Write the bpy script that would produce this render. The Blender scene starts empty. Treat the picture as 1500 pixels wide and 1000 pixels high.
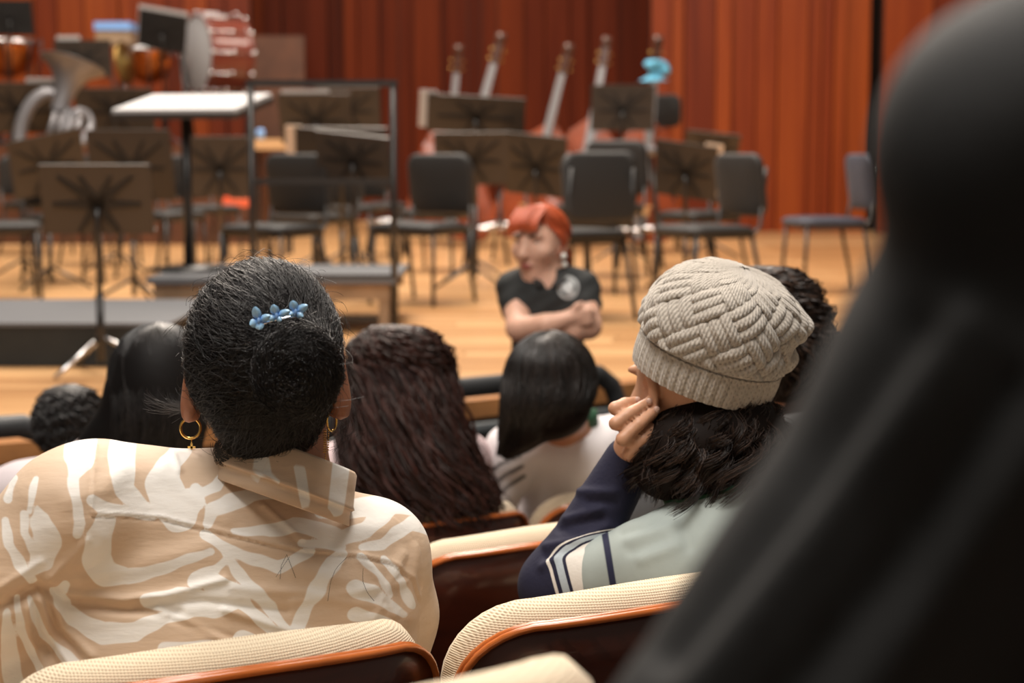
import bpy, math, random
import numpy as np
from mathutils import Vector, Matrix
SC = bpy.context.scene
COL = SC.collection
R = math.radians
# ------------------------------------------------------------------ camera, world, lights, exposure
FPX, TILT, CAMZ = 2500.0, R(6.12), 0.85
cam_d = bpy.data.cameras.new('camera'); cam = bpy.data.objects.new('camera', cam_d); COL.objects.link(cam)
cam.location = (0, 0, CAMZ); cam.rotation_euler = (math.pi/2 - TILT, 0, 0)
cam_d.sensor_width = 36; cam_d.lens = 60; cam_d.clip_start = 0.05; cam_d.clip_end = 200
cam_d.dof.use_dof = True; cam_d.dof.focus_distance = 2.1; cam_d.dof.aperture_fstop = 4.6
SC.camera = cam
w = bpy.data.worlds.new('hall_ambient'); SC.world = w; w.use_nodes = True
w.node_tree.nodes['Background'].inputs[0].default_value = (1.0, 0.86, 0.72, 1)
w.node_tree.nodes['Background'].inputs[1].default_value = 0.16
SC.view_settings.view_transform = 'Standard'; SC.view_settings.look = 'None'
SC.view_settings.exposure = 0.0; SC.view_settings.gamma = 1; SC.view_settings.use_curve_mapping = False
def area(name, loc, target, size, power, col):
    l = bpy.data.lights.new(name, 'AREA'); l.shape = 'RECTANGLE'; l.size, l.size_y = size; l.energy = power; l.color = col
    o = bpy.data.objects.new(name, l); COL.objects.link(o); o.location = loc
    o.rotation_euler = (Vector(target) - Vector(loc)).to_track_quat('-Z', 'Y').to_euler(); return o
WARM = (1.0, 0.88, 0.76)
area('stage_light_bank', (-2.0, 9.0, 7.5), (-1.0, 9.6, 0), (7, 1.6), 860, WARM)
area('stage_light_bank', (-1.0, 14.5, 7.5), (-0.5, 14.6, 0), (8, 1.6), 940, WARM)
area('wall_fill_light', (4.5, 16.0, 7.0), (3.6, 22, 1.5), (3, 1.2), 210, WARM)  # added light, placed to make the right wall section brighter
area('wall_fill_light', (-6.5, 17.0, 7.0), (-5.5, 23, 2.0), (3, 1.2), 200, WARM)
area('house_light', (-0.8, 1.2, 5.2), (-0.4, 2.4, 0), (3.2, 2.6), 315, (1.0, 0.93, 0.86))
area('house_light', (0.8, 5.0, 5.8), (0.2, 5.2, 0), (3.0, 1.6), 150, (1.0, 0.92, 0.84))
# ------------------------------------------------------------------ helpers
def pt(px, py, d):
    u = (px-750)/FPX; v = -(py-500)/FPX
    ct, st = math.cos(TILT), math.sin(TILT)
    x, y, z = u, ct + st*v, -st + ct*v
    k = d/y
    return np.array((x*k, d, CAMZ + z*k))
def floor_pt(px, py, z=0.0):
    a = pt(px, py, 1.0); k = (z-CAMZ)/(a[2]-CAMZ)
    return np.array((a[0]*k, k, z))
def proj(V):
    V = np.asarray(V, float); ct, st = math.cos(TILT), math.sin(TILT)
    x = V[:, 0]; y = V[:, 1]; z = V[:, 2]-CAMZ
    f = ct*y - st*z; u = st*y + ct*z
    return 750 + FPX*x/f, 500 - FPX*u/f
def empty(name, loc, rz=0, scale=1):
    o = bpy.data.objects.new(name, None); COL.objects.link(o); o.location = loc
    o.rotation_euler = (0, 0, rz); o.scale = (scale,)*3; o.empty_display_size = .1; return o
def tag(o, label, cat=None, group=None, kind=None):
    if label: o['label'] = label
    if cat: o['category'] = cat
    if group: o['group'] = group
    if kind: o['kind'] = kind
    return o
def copy_tree(o, parent=None):
    c = o.copy(); COL.objects.link(c)
    if parent is not None: c.parent = parent
    for ch in list(o.children): copy_tree(ch, c)
    return c
def mesh_np(name, V, F, smooth=True):
    V = np.ascontiguousarray(V, np.float32); F = np.ascontiguousarray(F, np.int32)
    me = bpy.data.meshes.new(name); n, k = F.shape
    me.vertices.add(len(V)); me.vertices.foreach_set('co', V.ravel())
    me.loops.add(n*k); me.loops.foreach_set('vertex_index', F.ravel())
    me.polygons.add(n); me.polygons.foreach_set('loop_start', np.arange(0, n*k, k, dtype=np.int32))
    me.polygons.foreach_set('loop_total', np.full(n, k, np.int32))
    me.polygons.foreach_set('use_smooth', np.full(n, smooth, bool))
    me.update(calc_edges=True); return me
def add_obj(name, me, mat, parent=None):
    o = bpy.data.objects.new(name, me); COL.objects.link(o)
    if mat is not None:
        me.materials.clear(); me.materials.append(mat)
    if parent is not None: o.parent = parent
    return o
def wpart(name, V, F, mat, root=None, smooth=True):
    V = np.asarray(V, float)
    if root is not None: V = V - np.array(root.location)
    return add_obj(name, mesh_np(name, V, F, smooth), mat, root)
class MB:
    def __init__(s): s.v = []; s.f = []; s.sm = []
    def add(s, V, F, smooth=False):
        b = len(s.v); s.v += [tuple(float(c) for c in p) for p in V]
        s.f += [tuple(i+b for i in f) for f in F]; s.sm += [smooth]*len(F); return s
    def box(s, lo, hi, M=None):
        x0, y0, z0 = lo; x1, y1, z1 = hi
        V = [(x0,y0,z0),(x1,y0,z0),(x1,y1,z0),(x0,y1,z0),(x0,y0,z1),(x1,y0,z1),(x1,y1,z1),(x0,y1,z1)]
        if M is not None: V = [tuple(M @ Vector(p)) for p in V]
        return s.add(V, [(0,3,2,1),(4,5,6,7),(0,1,5,4),(1,2,6,5),(2,3,7,6),(3,0,4,7)])
    def tube(s, pts, r, n=8, cap=True, closed=False):
        pts = [np.asarray(p, float) for p in pts]; K = len(pts)
        rs = r if hasattr(r, '__len__') else [r]*K
        V = []; up = None
        for i in range(K):
            a = pts[(i-1) % K] if (closed or i > 0) else pts[0]
            b = pts[(i+1) % K] if (closed or i < K-1) else pts[-1]
            t = b-a; t = t/(np.linalg.norm(t)+1e-12)
            if up is None:
                ref = np.array((0, 0, 1.)) if abs(t[2]) < .9 else np.array((1., 0, 0))
                up = np.cross(t, ref)
            up = up - t*np.dot(up, t); up = up/(np.linalg.norm(up)+1e-12); sd = np.cross(t, up)
            for k in range(n):
                an = 2*math.pi*k/n; V.append(pts[i] + rs[i]*(math.cos(an)*up + math.sin(an)*sd))
        F = []
        for i in range(K if closed else K-1):
            j = (i+1) % K
            for k in range(n): F.append((i*n+k, i*n+(k+1) % n, j*n+(k+1) % n, j*n+k))
        s.add(V, F, True)
        if cap and not closed:
            b = len(s.v)-len(V)
            s.f.append(tuple(b+k for k in range(n))[::-1]); s.sm.append(False)
            s.f.append(tuple(b+(K-1)*n+k for k in range(n))); s.sm.append(False)
        return s
    def lathe(s, prof, n=24, M=None):
        V = []
        for (r, z) in prof:
            for k in range(n):
                a = 2*math.pi*k/n; V.append((r*math.cos(a), r*math.sin(a), z))
        if M is not None: V = [tuple(M @ Vector(p)) for p in V]
        F = [(i*n+k, i*n+(k+1) % n, (i+1)*n+(k+1) % n, (i+1)*n+k) for i in range(len(prof)-1) for k in range(n)]
        return s.add(V, F, True)
    def ball(s, c, r, n=12, m=8):
        r = r if hasattr(r, '__len__') else (r, r, r)
        V = []; 
        for i in range(m+1):
            th = math.pi*i/m
            for k in range(n):
                a = 2*math.pi*k/n
                V.append((c[0]+r[0]*math.sin(th)*math.cos(a), c[1]+r[1]*math.sin(th)*math.sin(a), c[2]-r[2]*math.cos(th)))
        F = [(i*n+k, i*n+(k+1) % n, (i+1)*n+(k+1) % n, (i+1)*n+k) for i in range(m) for k in range(n)]
        return s.add(V, F, True)
    def prism(s, poly, z0, z1, M=None, smooth=False):
        n = len(poly)
        V = [(p[0], p[1], z0) for p in poly] + [(p[0], p[1], z1) for p in poly]
        if M is not None: V = [tuple(M @ Vector(p)) for p in V]
        F = [tuple(range(n))[::-1], tuple(range(n, 2*n))]
        s.add(V, F); b = len(s.v)-2*n
        for k in range(n):
            s.f.append((b+k, b+(k+1) % n, b+n+(k+1) % n, b+n+k)); s.sm.append(smooth)
        return s
    def build(s, name, mat, parent=None, world=False):
        V = s.v
        if world and parent is not None:
            l = parent.location; V = [(a-l[0], b-l[1], c-l[2]) for a, b, c in V]
        me = bpy.data.meshes.new(name); me.from_pydata(V, [], s.f)
        me.polygons.foreach_set('use_smooth', s.sm); me.update()
        return add_obj(name, me, mat, parent)
def rrect(w, h, r, n=5):
    P = []
    for cx, cy, a0 in ((w/2-r, h/2-r, 0), (-w/2+r, h/2-r, 90), (-w/2+r, -h/2+r, 180), (w/2-r, -h/2+r, 270)):
        for k in range(n+1):
            a = R(a0+90*k/n); P.append((cx+r*math.cos(a), cy+r*math.sin(a)))
    return P
def pad(w, h, t, r, M, puff=.35, n=5):
    """rounded cushion lying in local xy, thickness t along z, edges rounded"""
    mb = MB(); P = rrect(w, h, r, n); K = len(P); V = []; F = []
    lev = [(1-.12, -t/2), (1-.03, -t*.38), (1, -t*.1), (1, t*.1), (1-.03, t*.38), (1-.12, t*.5), (.6, t*(.5+puff*.3)), (.2, t*(.5+puff*.4))]
    for sc, z in lev:
        ax = 1-(1-sc)*min(w, h)/w; ay = 1-(1-sc)*min(w, h)/h
        V += [(p[0]*ax, p[1]*ay, z) for p in P]
    for i in range(len(lev)-1):
        for k in range(K): F.append((i*K+k, i*K+(k+1) % K, (i+1)*K+(k+1) % K, (i+1)*K+k))
    F.append(tuple(range(K))[::-1]); F.append(tuple((len(lev)-1)*K+k for k in range(K)))
    mb.add([tuple(M @ Vector(p)) for p in V], F, True); return mb
def T(x, y, z): return Matrix.Translation((x, y, z))
def RX(a): return Matrix.Rotation(a, 4, 'X')
def RY(a): return Matrix.Rotation(a, 4, 'Y')
def RZ(a): return Matrix.Rotation(a, 4, 'Z')
# ------------------------------------------------------------------ materials
def mat(name, col, rough=.5, metal=0, spec=.5, bump=0, bscale=60, var=0, vscale=8, sheen=0, coat=0, aniso=0, stretch=None, trans=0):
    m = bpy.data.materials.new(name); m.use_nodes = True; nt = m.node_tree; b = nt.nodes['Principled BSDF']
    b.inputs['Base Color'].default_value = (*col, 1); b.inputs['Roughness'].default_value = rough
    b.inputs['Metallic'].default_value = metal; b.inputs['Specular IOR Level'].default_value = spec
    b.inputs['Sheen Weight'].default_value = sheen; b.inputs['Coat Weight'].default_value = coat
    b.inputs['Anisotropic'].default_value = aniso; b.inputs['Transmission Weight'].default_value = trans
    if bump or var:
        tc = nt.nodes.new('ShaderNodeTexCoord'); src = tc.outputs['Object']
        if stretch:
            mp = nt.nodes.new('ShaderNodeMapping'); mp.inputs['Scale'].default_value = stretch
            nt.links.new(src, mp.inputs['Vector']); src = mp.outputs['Vector']
    if var:
        nz = nt.nodes.new('ShaderNodeTexNoise'); nz.inputs['Scale'].default_value = vscale; nz.inputs['Detail'].default_value = 4
        nt.links.new(src, nz.inputs['Vector'])
        rp = nt.nodes.new('ShaderNodeValToRGB'); nt.links.new(nz.outputs['Fac'], rp.inputs['Fac'])
        e = rp.color_ramp.elements; e[0].position = .3; e[1].position = .7
        e[0].color = (*[c*(1-var) for c in col], 1); e[1].color = (*[min(1, c*(1+var)) for c in col], 1)
        nt.links.new(rp.outputs['Color'], b.inputs['Base Color'])
    if bump:
        nz2 = nt.nodes.new('ShaderNodeTexNoise'); nz2.inputs['Scale'].default_value = bscale; nz2.inputs['Detail'].default_value = 3
        nt.links.new(src, nz2.inputs['Vector'])
        bp = nt.nodes.new('ShaderNodeBump'); bp.inputs['Strength'].default_value = bump; bp.inputs['Distance'].default_value = .004
        nt.links.new(nz2.outputs['Fac'], bp.inputs['Height']); nt.links.new(bp.outputs['Normal'], b.inputs['Normal'])
    return m
def wood_pieces(name, c0, c1, c2, rough, stretch, coat=0, spec=.5):
    """wood whose tone differs from piece to piece (object random + island random) with stretched grain"""
    m = bpy.data.materials.new(name); m.use_nodes = True; nt = m.node_tree; N = nt.nodes.new; L = nt.links.new; b = nt.nodes['Principled BSDF']
    oi = N('ShaderNodeObjectInfo'); ge = N('ShaderNodeNewGeometry'); tc = N('ShaderNodeTexCoord')
    ad = N('ShaderNodeMath'); ad.operation = 'ADD'; L(oi.outputs['Random'], ad.inputs[0]); L(ge.outputs['Random Per Island'], ad.inputs[1])
    fr = N('ShaderNodeMath'); fr.operation = 'FRACT'; L(ad.outputs[0], fr.inputs[0])
    geo = N('ShaderNodeNewGeometry')
    mp = N('ShaderNodeMapping'); mp.inputs['Scale'].default_value = stretch; L(geo.outputs['Position'], mp.inputs['Vector'])
    nz = N('ShaderNodeTexNoise'); nz.inputs['Scale'].default_value = 1; nz.inputs['Detail'].default_value = 6; L(mp.outputs['Vector'], nz.inputs['Vector'])
    mx = N('ShaderNodeMath'); mx.operation = 'MULTIPLY_ADD'; L(nz.outputs['Fac'], mx.inputs[0]); mx.inputs[1].default_value = .7
    m2 = N('ShaderNodeMath'); m2.operation = 'MULTIPLY'; L(fr.outputs[0], m2.inputs[0]); m2.inputs[1].default_value = .55
    L(m2.outputs[0], mx.inputs[2])
    rp = N('ShaderNodeValToRGB'); L(mx.outputs[0], rp.inputs['Fac']); e = rp.color_ramp.elements
    e[0].position = .2; e[0].color = (*c0, 1); e[1].position = .95; e[1].color = (*c2, 1)
    k = e.new(.6); k.color = (*c1, 1)
    L(rp.outputs['Color'], b.inputs['Base Color']); b.inputs['Roughness'].default_value = rough
    b.inputs['Coat Weight'].default_value = coat; b.inputs['Specular IOR Level'].default_value = spec
    return m
MT = {}
MT['floor'] = wood_pieces('oak_stage_floor', (.40, .195, .075), (.56, .30, .125), (.72, .44, .21), .30, (1.2, 14, 1))
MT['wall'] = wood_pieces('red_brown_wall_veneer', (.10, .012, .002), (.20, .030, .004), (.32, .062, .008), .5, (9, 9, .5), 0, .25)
MT['wall_shaded'] = wood_pieces('shaded_red_wall_veneer', (.045, .0065, .0016), (.085, .012, .0026), (.135, .022, .004), .6, (9, 9, .5), 0, .1)  # shade on the middle wall section put into a darker veneer colour
MT['wallgap'] = mat('dark_wall_joint', (.02, .007, .003), .7)
MT['riser'] = mat('riser_face_wood', (.10, .035, .014), .5, var=.3, vscale=3)
MT['audience_floor'] = mat('dark_carpet', (.03, .022, .018), .9)
MT['fascia'] = mat('dark_stage_fascia', (.035, .014, .008), .6, var=.3)
MT['black_metal'] = mat('black_steel', (.018, .017, .017), .35, .0, .6)
MT['stand'] = mat('black_stand_metal', (.05, .042, .036), .42, .3, .6)
MT['bracket_shade'] = mat('matt_black_bracket_shade', (.008, .008, .008), .6)  # for the mounts with their star-shaped shading, also for two black desks
MT['black_pad'] = mat('black_upholstery', (.014, .0135, .0135), .6, bump=.15, bscale=300, sheen=.05)
MT['blue_pad'] = mat('blue_grey_upholstery', (.035, .040, .062), .6, bump=.15, bscale=300, sheen=.05)
MT['chrome'] = mat('chrome', (.75, .75, .76), .15, 1)
MT['paper'] = mat('white_paper', (.52, .52, .53), .8, spec=.2)
MT['cream_paper'] = mat('cream_paper', (.78, .62, .48), .6)
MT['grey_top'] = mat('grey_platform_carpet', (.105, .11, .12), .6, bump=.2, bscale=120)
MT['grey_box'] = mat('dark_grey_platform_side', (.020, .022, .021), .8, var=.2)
MT['platform_side'] = mat('platform_plywood', (.30, .20, .12), .6, var=.2)
MT['copper'] = mat('polished_copper', (.85, .30, .07), .22, 1)
MT['brass'] = mat('brass', (.45, .30, .10), .35, 1)
MT['silver'] = mat('silver_plate', (.26, .255, .27), .42, .5)
MT['drum_head'] = mat('milky_drum_head', (.42, .42, .43), .5)
MT['drum_shell'] = mat('red_brown_drum_shell', (.16, .035, .02), .25, coat=.6)
MT['bass_wood'] = mat('varnished_bass_wood', (.24, .05, .016), .3, var=.35, vscale=5, coat=.4)
MT['ebony'] = mat('grey_sheen_ebony', (.20, .20, .21), .3, 0, .8)
MT['darkwood'] = mat('dark_scroll_wood', (.06, .02, .01), .3)
MT['blue_cloth'] = mat('light_blue_cloth', (.12, .42, .62), .8)
MT['blue_plastic'] = mat('pale_blue_plastic', (.22, .42, .80), .5)
MT['red_plastic'] = mat('red_orange_plastic', (.75, .13, .05), .5)
MT['tan_wood'] = mat('tan_wood', (.62, .38, .18), .5)
MT['cream_cloth'] = mat('cream_canvas', (.70, .58, .42), .8, bump=.3, bscale=40)
MT['rail_grey'] = mat('blue_grey_painted_rail', (.075, .085, .09), .45)
MT['rail_dark'] = mat('dark_rubber_rail', (.028, .03, .032), .5)
MT['shell_wood'] = mat('dark_cherry_veneer', (.060, .011, .004), .32, var=.35, vscale=4, stretch=(1, 1, 6), coat=.25)
MT['trim_wood'] = mat('orange_beech_edge', (.50, .13, .025), .22, var=.15, vscale=12, coat=.5)
MT['beige_fabric'] = None
def woven(name, c0, c1, scale):
    m = bpy.data.materials.new(name); m.use_nodes = True; nt = m.node_tree; N = nt.nodes.new; L = nt.links.new; b = nt.nodes['Principled BSDF']
    tc = N('ShaderNodeTexCoord')
    w1 = N('ShaderNodeTexWave'); w1.bands_direction = 'X'; w1.inputs['Scale'].default_value = scale; w1.inputs['Distortion'].default_value = .6; w1.inputs['Detail'].default_value = 1; w1.inputs['Detail Scale'].default_value = 3
    w2 = N('ShaderNodeTexWave'); w2.bands_direction = 'Z'; w2.inputs['Scale'].default_value = scale*1.2; w2.inputs['Distortion'].default_value = .6; w2.inputs['Detail'].default_value = 1
    L(tc.outputs['Object'], w1.inputs['Vector']); L(tc.outputs['Object'], w2.inputs['Vector'])
    mu = N('ShaderNodeMath'); mu.operation = 'ADD'; L(w1.outputs['Fac'], mu.inputs[0]); L(w2.outputs['Fac'], mu.inputs[1])
    rp = N('ShaderNodeValToRGB'); L(mu.outputs[0], rp.inputs['Fac']); e = rp.color_ramp.elements
    e[0].position = .25; e[0].color = (*c0, 1); e[1].position = .8; e[1].color = (*c1, 1)
    L(rp.outputs['Color'], b.inputs['Base Color']); b.inputs['Roughness'].default_value = .85; b.inputs['Sheen Weight'].default_value = .15
    bp = N('ShaderNodeBump'); bp.inputs['Strength'].default_value = .5; bp.inputs['Distance'].default_value = .0012
    L(mu.outputs[0], bp.inputs['Height']); L(bp.outputs['Normal'], b.inputs['Normal']); return m
MT['beige_fabric'] = woven('beige_woven_upholstery', (.56, .42, .27), (.82, .69, .50), 95)
# ------------------------------------------------------------------ the setting
AC = np.array((-8.1, 16.5)); RA = 13.2            # centre and radius of the curved stage apron; the seat rows share the centre
ROW = {-1: (18.28, -.10), 0: (17.43, -.30), 1: (16.63, -.52), 2: (15.71, -.67), 3: (14.85, -.82), 4: (14.05, -.91)}
def arc_xy(r, x): return AC[1] - math.sqrt(r*r - (x-AC[0])**2)
def arc_strip(r0, r1, z0, z1, a0, a1, n=40):
    mb = MB(); V = []
    for i in range(n+1):
        a = a0+(a1-a0)*i/n
        for r, z in ((r0, z1), (r1, z1), (r1, z0), (r0, z0)): V.append((AC[0]+r*math.sin(a), AC[1]-r*math.cos(a), z))
    F = [(i*4+k, i*4+(k+1) % 4, i*4+4+(k+1) % 4, i*4+4+k) for i in range(n) for k in range(4)]
    F += [(0, 1, 2, 3), (n*4+3, n*4+2, n*4+1, n*4)]
    return mb.add(V, F)
A0, A1 = R(8), R(58)
fa = arc_strip(RA+.0, 20.0, -1.2, -.91, A0, A1).build('floor_audience', MT['audience_floor']); tag(fa, 'dark carpeted hall floor below the stage', kind='structure')
for rr in (3, 2, 1, 0, -1):
    r, z = ROW[rr]
    st = arc_strip(r-.62, 20.0, -1.0, z, A0, A1).build('tier', MT['audience_floor'], fa)
# stage: a sub base, planks, curved nosing, fascia
XR = 2.43
def apron_poly(r, n=40):
    P = []
    for i in range(n+1):
        a = R(8)+(R(52.5)-R(8))*i/n; x = AC[0]+r*math.sin(a)
        P.append((x, AC[1]-r*math.cos(a)))
    P = [p for p in P if p[0] <= XR]; ye = arc_xy(r, XR)
    P += [(XR, ye), (XR, 25), (-9, 25)]
    P = [(-9, P[0][1])] + P
    return P
fl = MB().prism(apron_poly(RA-.02), -1.1, -.035).build('floor_stage', MT['fascia']); tag(fl, 'honey coloured wooden stage floor of long narrow boards', kind='structure')
rng = random.Random(5)
unit = MB().box((0, 0, 0), (1, 1, 1)).build('plank', MT['floor'], fl)
unit_me = unit.data; bpy.data.objects.remove(unit)
PW = .135; far = MB(); y = 4.4
while y < 24.9:
    dx = RA*RA-(AC[1]-y)**2
    xr = min(XR, AC[0]+math.sqrt(max(0, dx))-.03) if y < AC[1] else XR
    xl = max(-9, -.32*(y+1)-.8); x = xr
    first = True
    while x > xl:
        Ln = rng.uniform(1.8, 3.2)*(rng.random()*.6+.4 if first else 1); first = False
        x0 = max(xl, x-Ln)
        if y < 11.6:
            o = bpy.data.objects.new('plank', unit_me); COL.objects.link(o); o.parent = fl
            o.location = (x0+.003, y+.002, -.035); o.scale = (x-x0-.006, PW-.004, .035-rng.random()*.0012)
        else: far.box((x0+.003, y+.002, -.035), (x-.003, y+PW-.002, 0))
        x = x0
    y += PW
fo = far.build('far_planks', MT['floor'], fl); fo['kind'] = 'stuff'
nose = arc_strip(RA-.10, RA+.02, -.06, .003, A0, R(52.9)).build('trim_1', mat('apron_nosing', (.45, .2, .07), .35, var=.2)); tag(nose, 'curved wooden nosing along the front edge of the stage', kind='structure')
wf = arc_strip(RA-.03, RA, -.95, -.06, A0, R(52.9)).build('wall_stage_front', MT['fascia']); tag(wf, 'dark wooden front of the stage below its edge', kind='structure')
lf = MB().box((XR, 7.0, -.3), (9, 25, -.12)).build('floor_side', MT['floor']); tag(lf, 'lower wooden floor beside the stage', kind='structure')
b = MB()
for i in range(30): b.box((XR+.0, 7.0+i*.6, -.12), (9, 7.0+i*.6+.594, -.112))
bo = b.build('side_planks', MT['floor'], lf); bo['kind'] = 'stuff'
# panelled walls
def wall(name, label, px0, px1, d, zb, seed, wmin, wmax, mt, depth, zt=6.5):
    s = FPX/d; x0, x1 = (px0-750)/s, (px1-750)/s
    o = MB().box((x0, d, zb), (x1, d+.12, zt)).build(name, MT['wallgap']); tag(o, label, kind='structure')
    rg = random.Random(seed); x = x0
    while x < x1-.02:
        wd = min(rg.uniform(wmin, wmax), x1-x)
        if x1-(x+wd) < .1: wd = x1-x
        dp = rg.choice(depth)
        p = bpy.data.objects.new('panel', unit_me if False else PANEL[mt]); COL.objects.link(p); p.parent = o
        p.location = (x+.008, d-.03-dp, zb+.01); p.scale = (wd-.016, .05+dp, zt-zb-.02); x += wd
    return o
PANEL = {}
for k in ('wall', 'wall_shaded'):
    t_ = MB().box((0, 0, 0), (1, 1, 1)).build('panel', MT[k]); PANEL[k] = t_.data; bpy.data.objects.remove(t_)
wall('wall_back', 'shade-darkened red-brown slatted back wall behind the double basses', 372, 950, 23.6, -.12, 3, .14, .42, 'wall_shaded', (0, .03, .08, .14))
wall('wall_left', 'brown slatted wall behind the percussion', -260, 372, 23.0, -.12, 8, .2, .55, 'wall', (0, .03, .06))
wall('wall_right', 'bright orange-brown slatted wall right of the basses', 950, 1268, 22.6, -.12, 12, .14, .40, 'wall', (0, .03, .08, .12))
wall('wall_wing', 'orange-brown panelled wall beyond the dark gap', 1286, 1900, 22.2, -.12, 4, .5, 1.1, 'wall', (0, .02))
MBx = MB().box(((1262-750)/108., 23.2, -.12), ((1296-750)/108., 23.4, 6.5)).build('wall_gap', MT['wallgap']); tag(MBx, 'black gap between two wooden wall sections', kind='structure')
# door panel in the left part of the wall
dr = MB().box(((376-750)/108, 22.72, 0.0), ((455-750)/108, 22.8, 2.45))
do = dr.build('door_1', MT['riser']); tag(do, 'plain dark wooden door in the back wall', kind='structure')
MB().box((-2.85, 22.66, 1.0), (-2.81, 22.72, 1.14)).build('door_handle', MT['chrome'], do)
# percussion riser
rs = MB().box((-8.5, 17.0, 0), (-2.62, 22.6, .98)).build('riser', MT['riser']); tag(rs, 'tall dark wooden riser carrying the percussion', 'riser')
# ------------------------------------------------------------------ stage furniture
def make_chair(padm, name='orchestra_chair'):
    t = empty(name, (0, 0, 0))
    pad(.47, .45, .055, .09, T(0, .02, .445)).build('seat', padm, t)
    # backrest: rounded pad, curved a little, leaning back
    bk = pad(.44, .36, .05, .07, T(0, -.235, .70) @ RX(R(-8)) @ RX(R(90)) @ RY(math.pi), .5)
    bk.build('backrest', padm, t)
    for s in (-1, 1):
        MB().tube([(s*.20, .20, .43), (s*.215, .225, .0)], .0125, 8).build('leg', MT['black_metal'], t)
        MB().tube([(s*.20, -.17, .43), (s*.215, -.27, .0)], .0125, 8).build('leg', MT['black_metal'], t)
        MB().tube([(s*.205, .16, .415), (s*.205, -.17, .415), (s*.205, -.225, .47), (s*.19, -.275, .80)], .012, 8).build('back_post', MT['black_metal'], t)
    MB().tube([(-.2, -.17, .41), (.2, -.17, .41)], .010, 6).tube([(-.2, .18, .41), (.2, .18, .41)], .010, 6).build('seat_frame', MT['black_metal'], t)
    return t
proto = {'b': make_chair(MT['black_pad']), 'u': make_chair(MT['blue_pad'])}
used = {'b': 0, 'u': 0}
def chair(kind, px, d, rot, label, z=0, sc=1.0):
    o = proto[kind] if not used[kind] else copy_tree(proto[kind]); used[kind] = 1
    o.location = ((px-750)*d/FPX, d, z); o.rotation_euler = (0, 0, R(rot)); o.scale = (sc,)*3
    tag(o, label, 'chair', 'orchestra chairs on the stage'); return o
chair('b', 617, 10.1, 152, 'black padded orchestra chair just right of the conductor podium rail')
chair('b', 842, 9.15, 30, 'black padded orchestra chair standing right behind the red-haired woman')
chair('b', 1034, 9.7, 118, 'black padded orchestra chair beside the angled stand near the bright wall')
chair('u', 1210, 11.0, 100, 'blue-grey padded chair standing alone near the edge of the stage')
chair('b', 402, 9.9, 150, 'black padded orchestra chair seen through the podium rail')
chair('b', 462, 11.9, 140, 'black padded chair behind the chair seen through the podium rail')
chair('b', -2, 10.2, -70, 'black padded orchestra chair behind the grey carpeted platform')
chair('b', 240, 12.3, -120, 'black chair hidden behind the music stand left of the conductor desk')
chair('b', 300, 13.9, -140, 'black chair farther back under the conductor desk')
chair('b', 150, 13.7, -110, 'black chair whose top shows between two stands near the tuba')
chair('b', 880, 12.4, 150, 'black chair with its top showing above the chair behind the red-haired woman', sc=1.12)
chair('b', 868, 11.0, 160, 'black chair tucked directly behind the chair beside the red-haired woman', sc=1.02)
chair('b', 1026, 12.3, 120, 'black chair partly hidden behind the chair near the bright wall')
chair('b', 640, 12.9, 160, 'black chair behind the stand right of the podium rail')
chair('b', 520, 14.2, 165, 'small far black chair behind the podium rail')
chair('b', 55, 15.2, -130, 'far black chair below the silver tuba')

def music_stand(px, py, d, yaw, label, wd=.5, hd=.33, tilt=24, base=0.0, roll=0, col='stand', tripod='black_metal', foot=0):
    x, _, z = pt(px, py, d)
    t = empty('music_stand', (x, d, base), R(yaw)); zz = z-base
    Md = T(0, 0, zz) @ RY(R(roll)) @ RX(R(90+tilt))      # local xy = desk plane, local +z toward audience side and down
    MB().prism(rrect(wd, hd, .015, 3), -.003, .003, Md).build('desk', MT[col], t)
    rim = MB(); rim.box((-wd/2, hd/2-.012, -.012), (wd/2, hd/2, .004), Md); rim.box((-wd/2, -hd/2, -.055), (wd/2, -hd/2+.006, .004), Md)
    rim.box((-wd/2, -hd/2, -.010), (-wd/2+.010, hd/2, .004), Md); rim.box((wd/2-.010, -hd/2, -.010), (wd/2, hd/2, .004), Md)
    rim.build('desk_edge', MT[col], t)
    br = MB()
    for a in (0, 38, 62, 118, 142, 180, 235, 305):
        l = min(abs(wd/2/max(.01, abs(math.cos(R(a))))), abs(hd/2/max(.01, abs(math.sin(R(a))))))*.8
        c, s_ = math.cos(R(a)), math.sin(R(a)); n = (-s_*.006, c*.006); n2 = (-s_*.022, c*.022)
        V = [(n2[0], n2[1]-.02, .004), (-n2[0], -n2[1]-.02, .004), (l*c-n[0], l*s_-n[1]-.02, .004), (l*c+n[0], l*s_+n[1]-.02, .004)]
        V += [(p[0], p[1], .012) for p in V]
        br.add([tuple(Md @ Vector(p)) for p in V], [(0,1,2,3),(7,6,5,4),(0,4,5,1),(1,5,6,2),(2,6,7,3),(3,7,4,0)])
    br.build('bracket_shade', MT['bracket_shade'], t)  # black ribs: pole mount together with its star-shaped shading on the desk back
    c = Md @ Vector((0, -.03, .02))
    MB().tube([tuple(c), (0, c[1]+.0, zz-.08), (0, c[1]+.015, .42*zz)], .012, 8).build('upper_pole', MT['black_metal'], t)
    MB().tube([(0, c[1]+.015, .46*zz), (0, c[1]+.015, .05)], .016, 8).build('lower_pole', MT['black_metal'], t)
    for k in range(3):
        a = R(90+foot+120*k); y0 = c[1]+.015
        MB().tube([(0, y0, .15), (.10*math.cos(a), y0+.10*math.sin(a), .10), (.27*math.cos(a), y0+.27*math.sin(a), .012)], .010, 6).build('leg', MT[tripod], t)
    tag(t, label, 'music stand', 'music stands on the stage'); t['yaw'] = yaw; return t, Md
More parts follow.
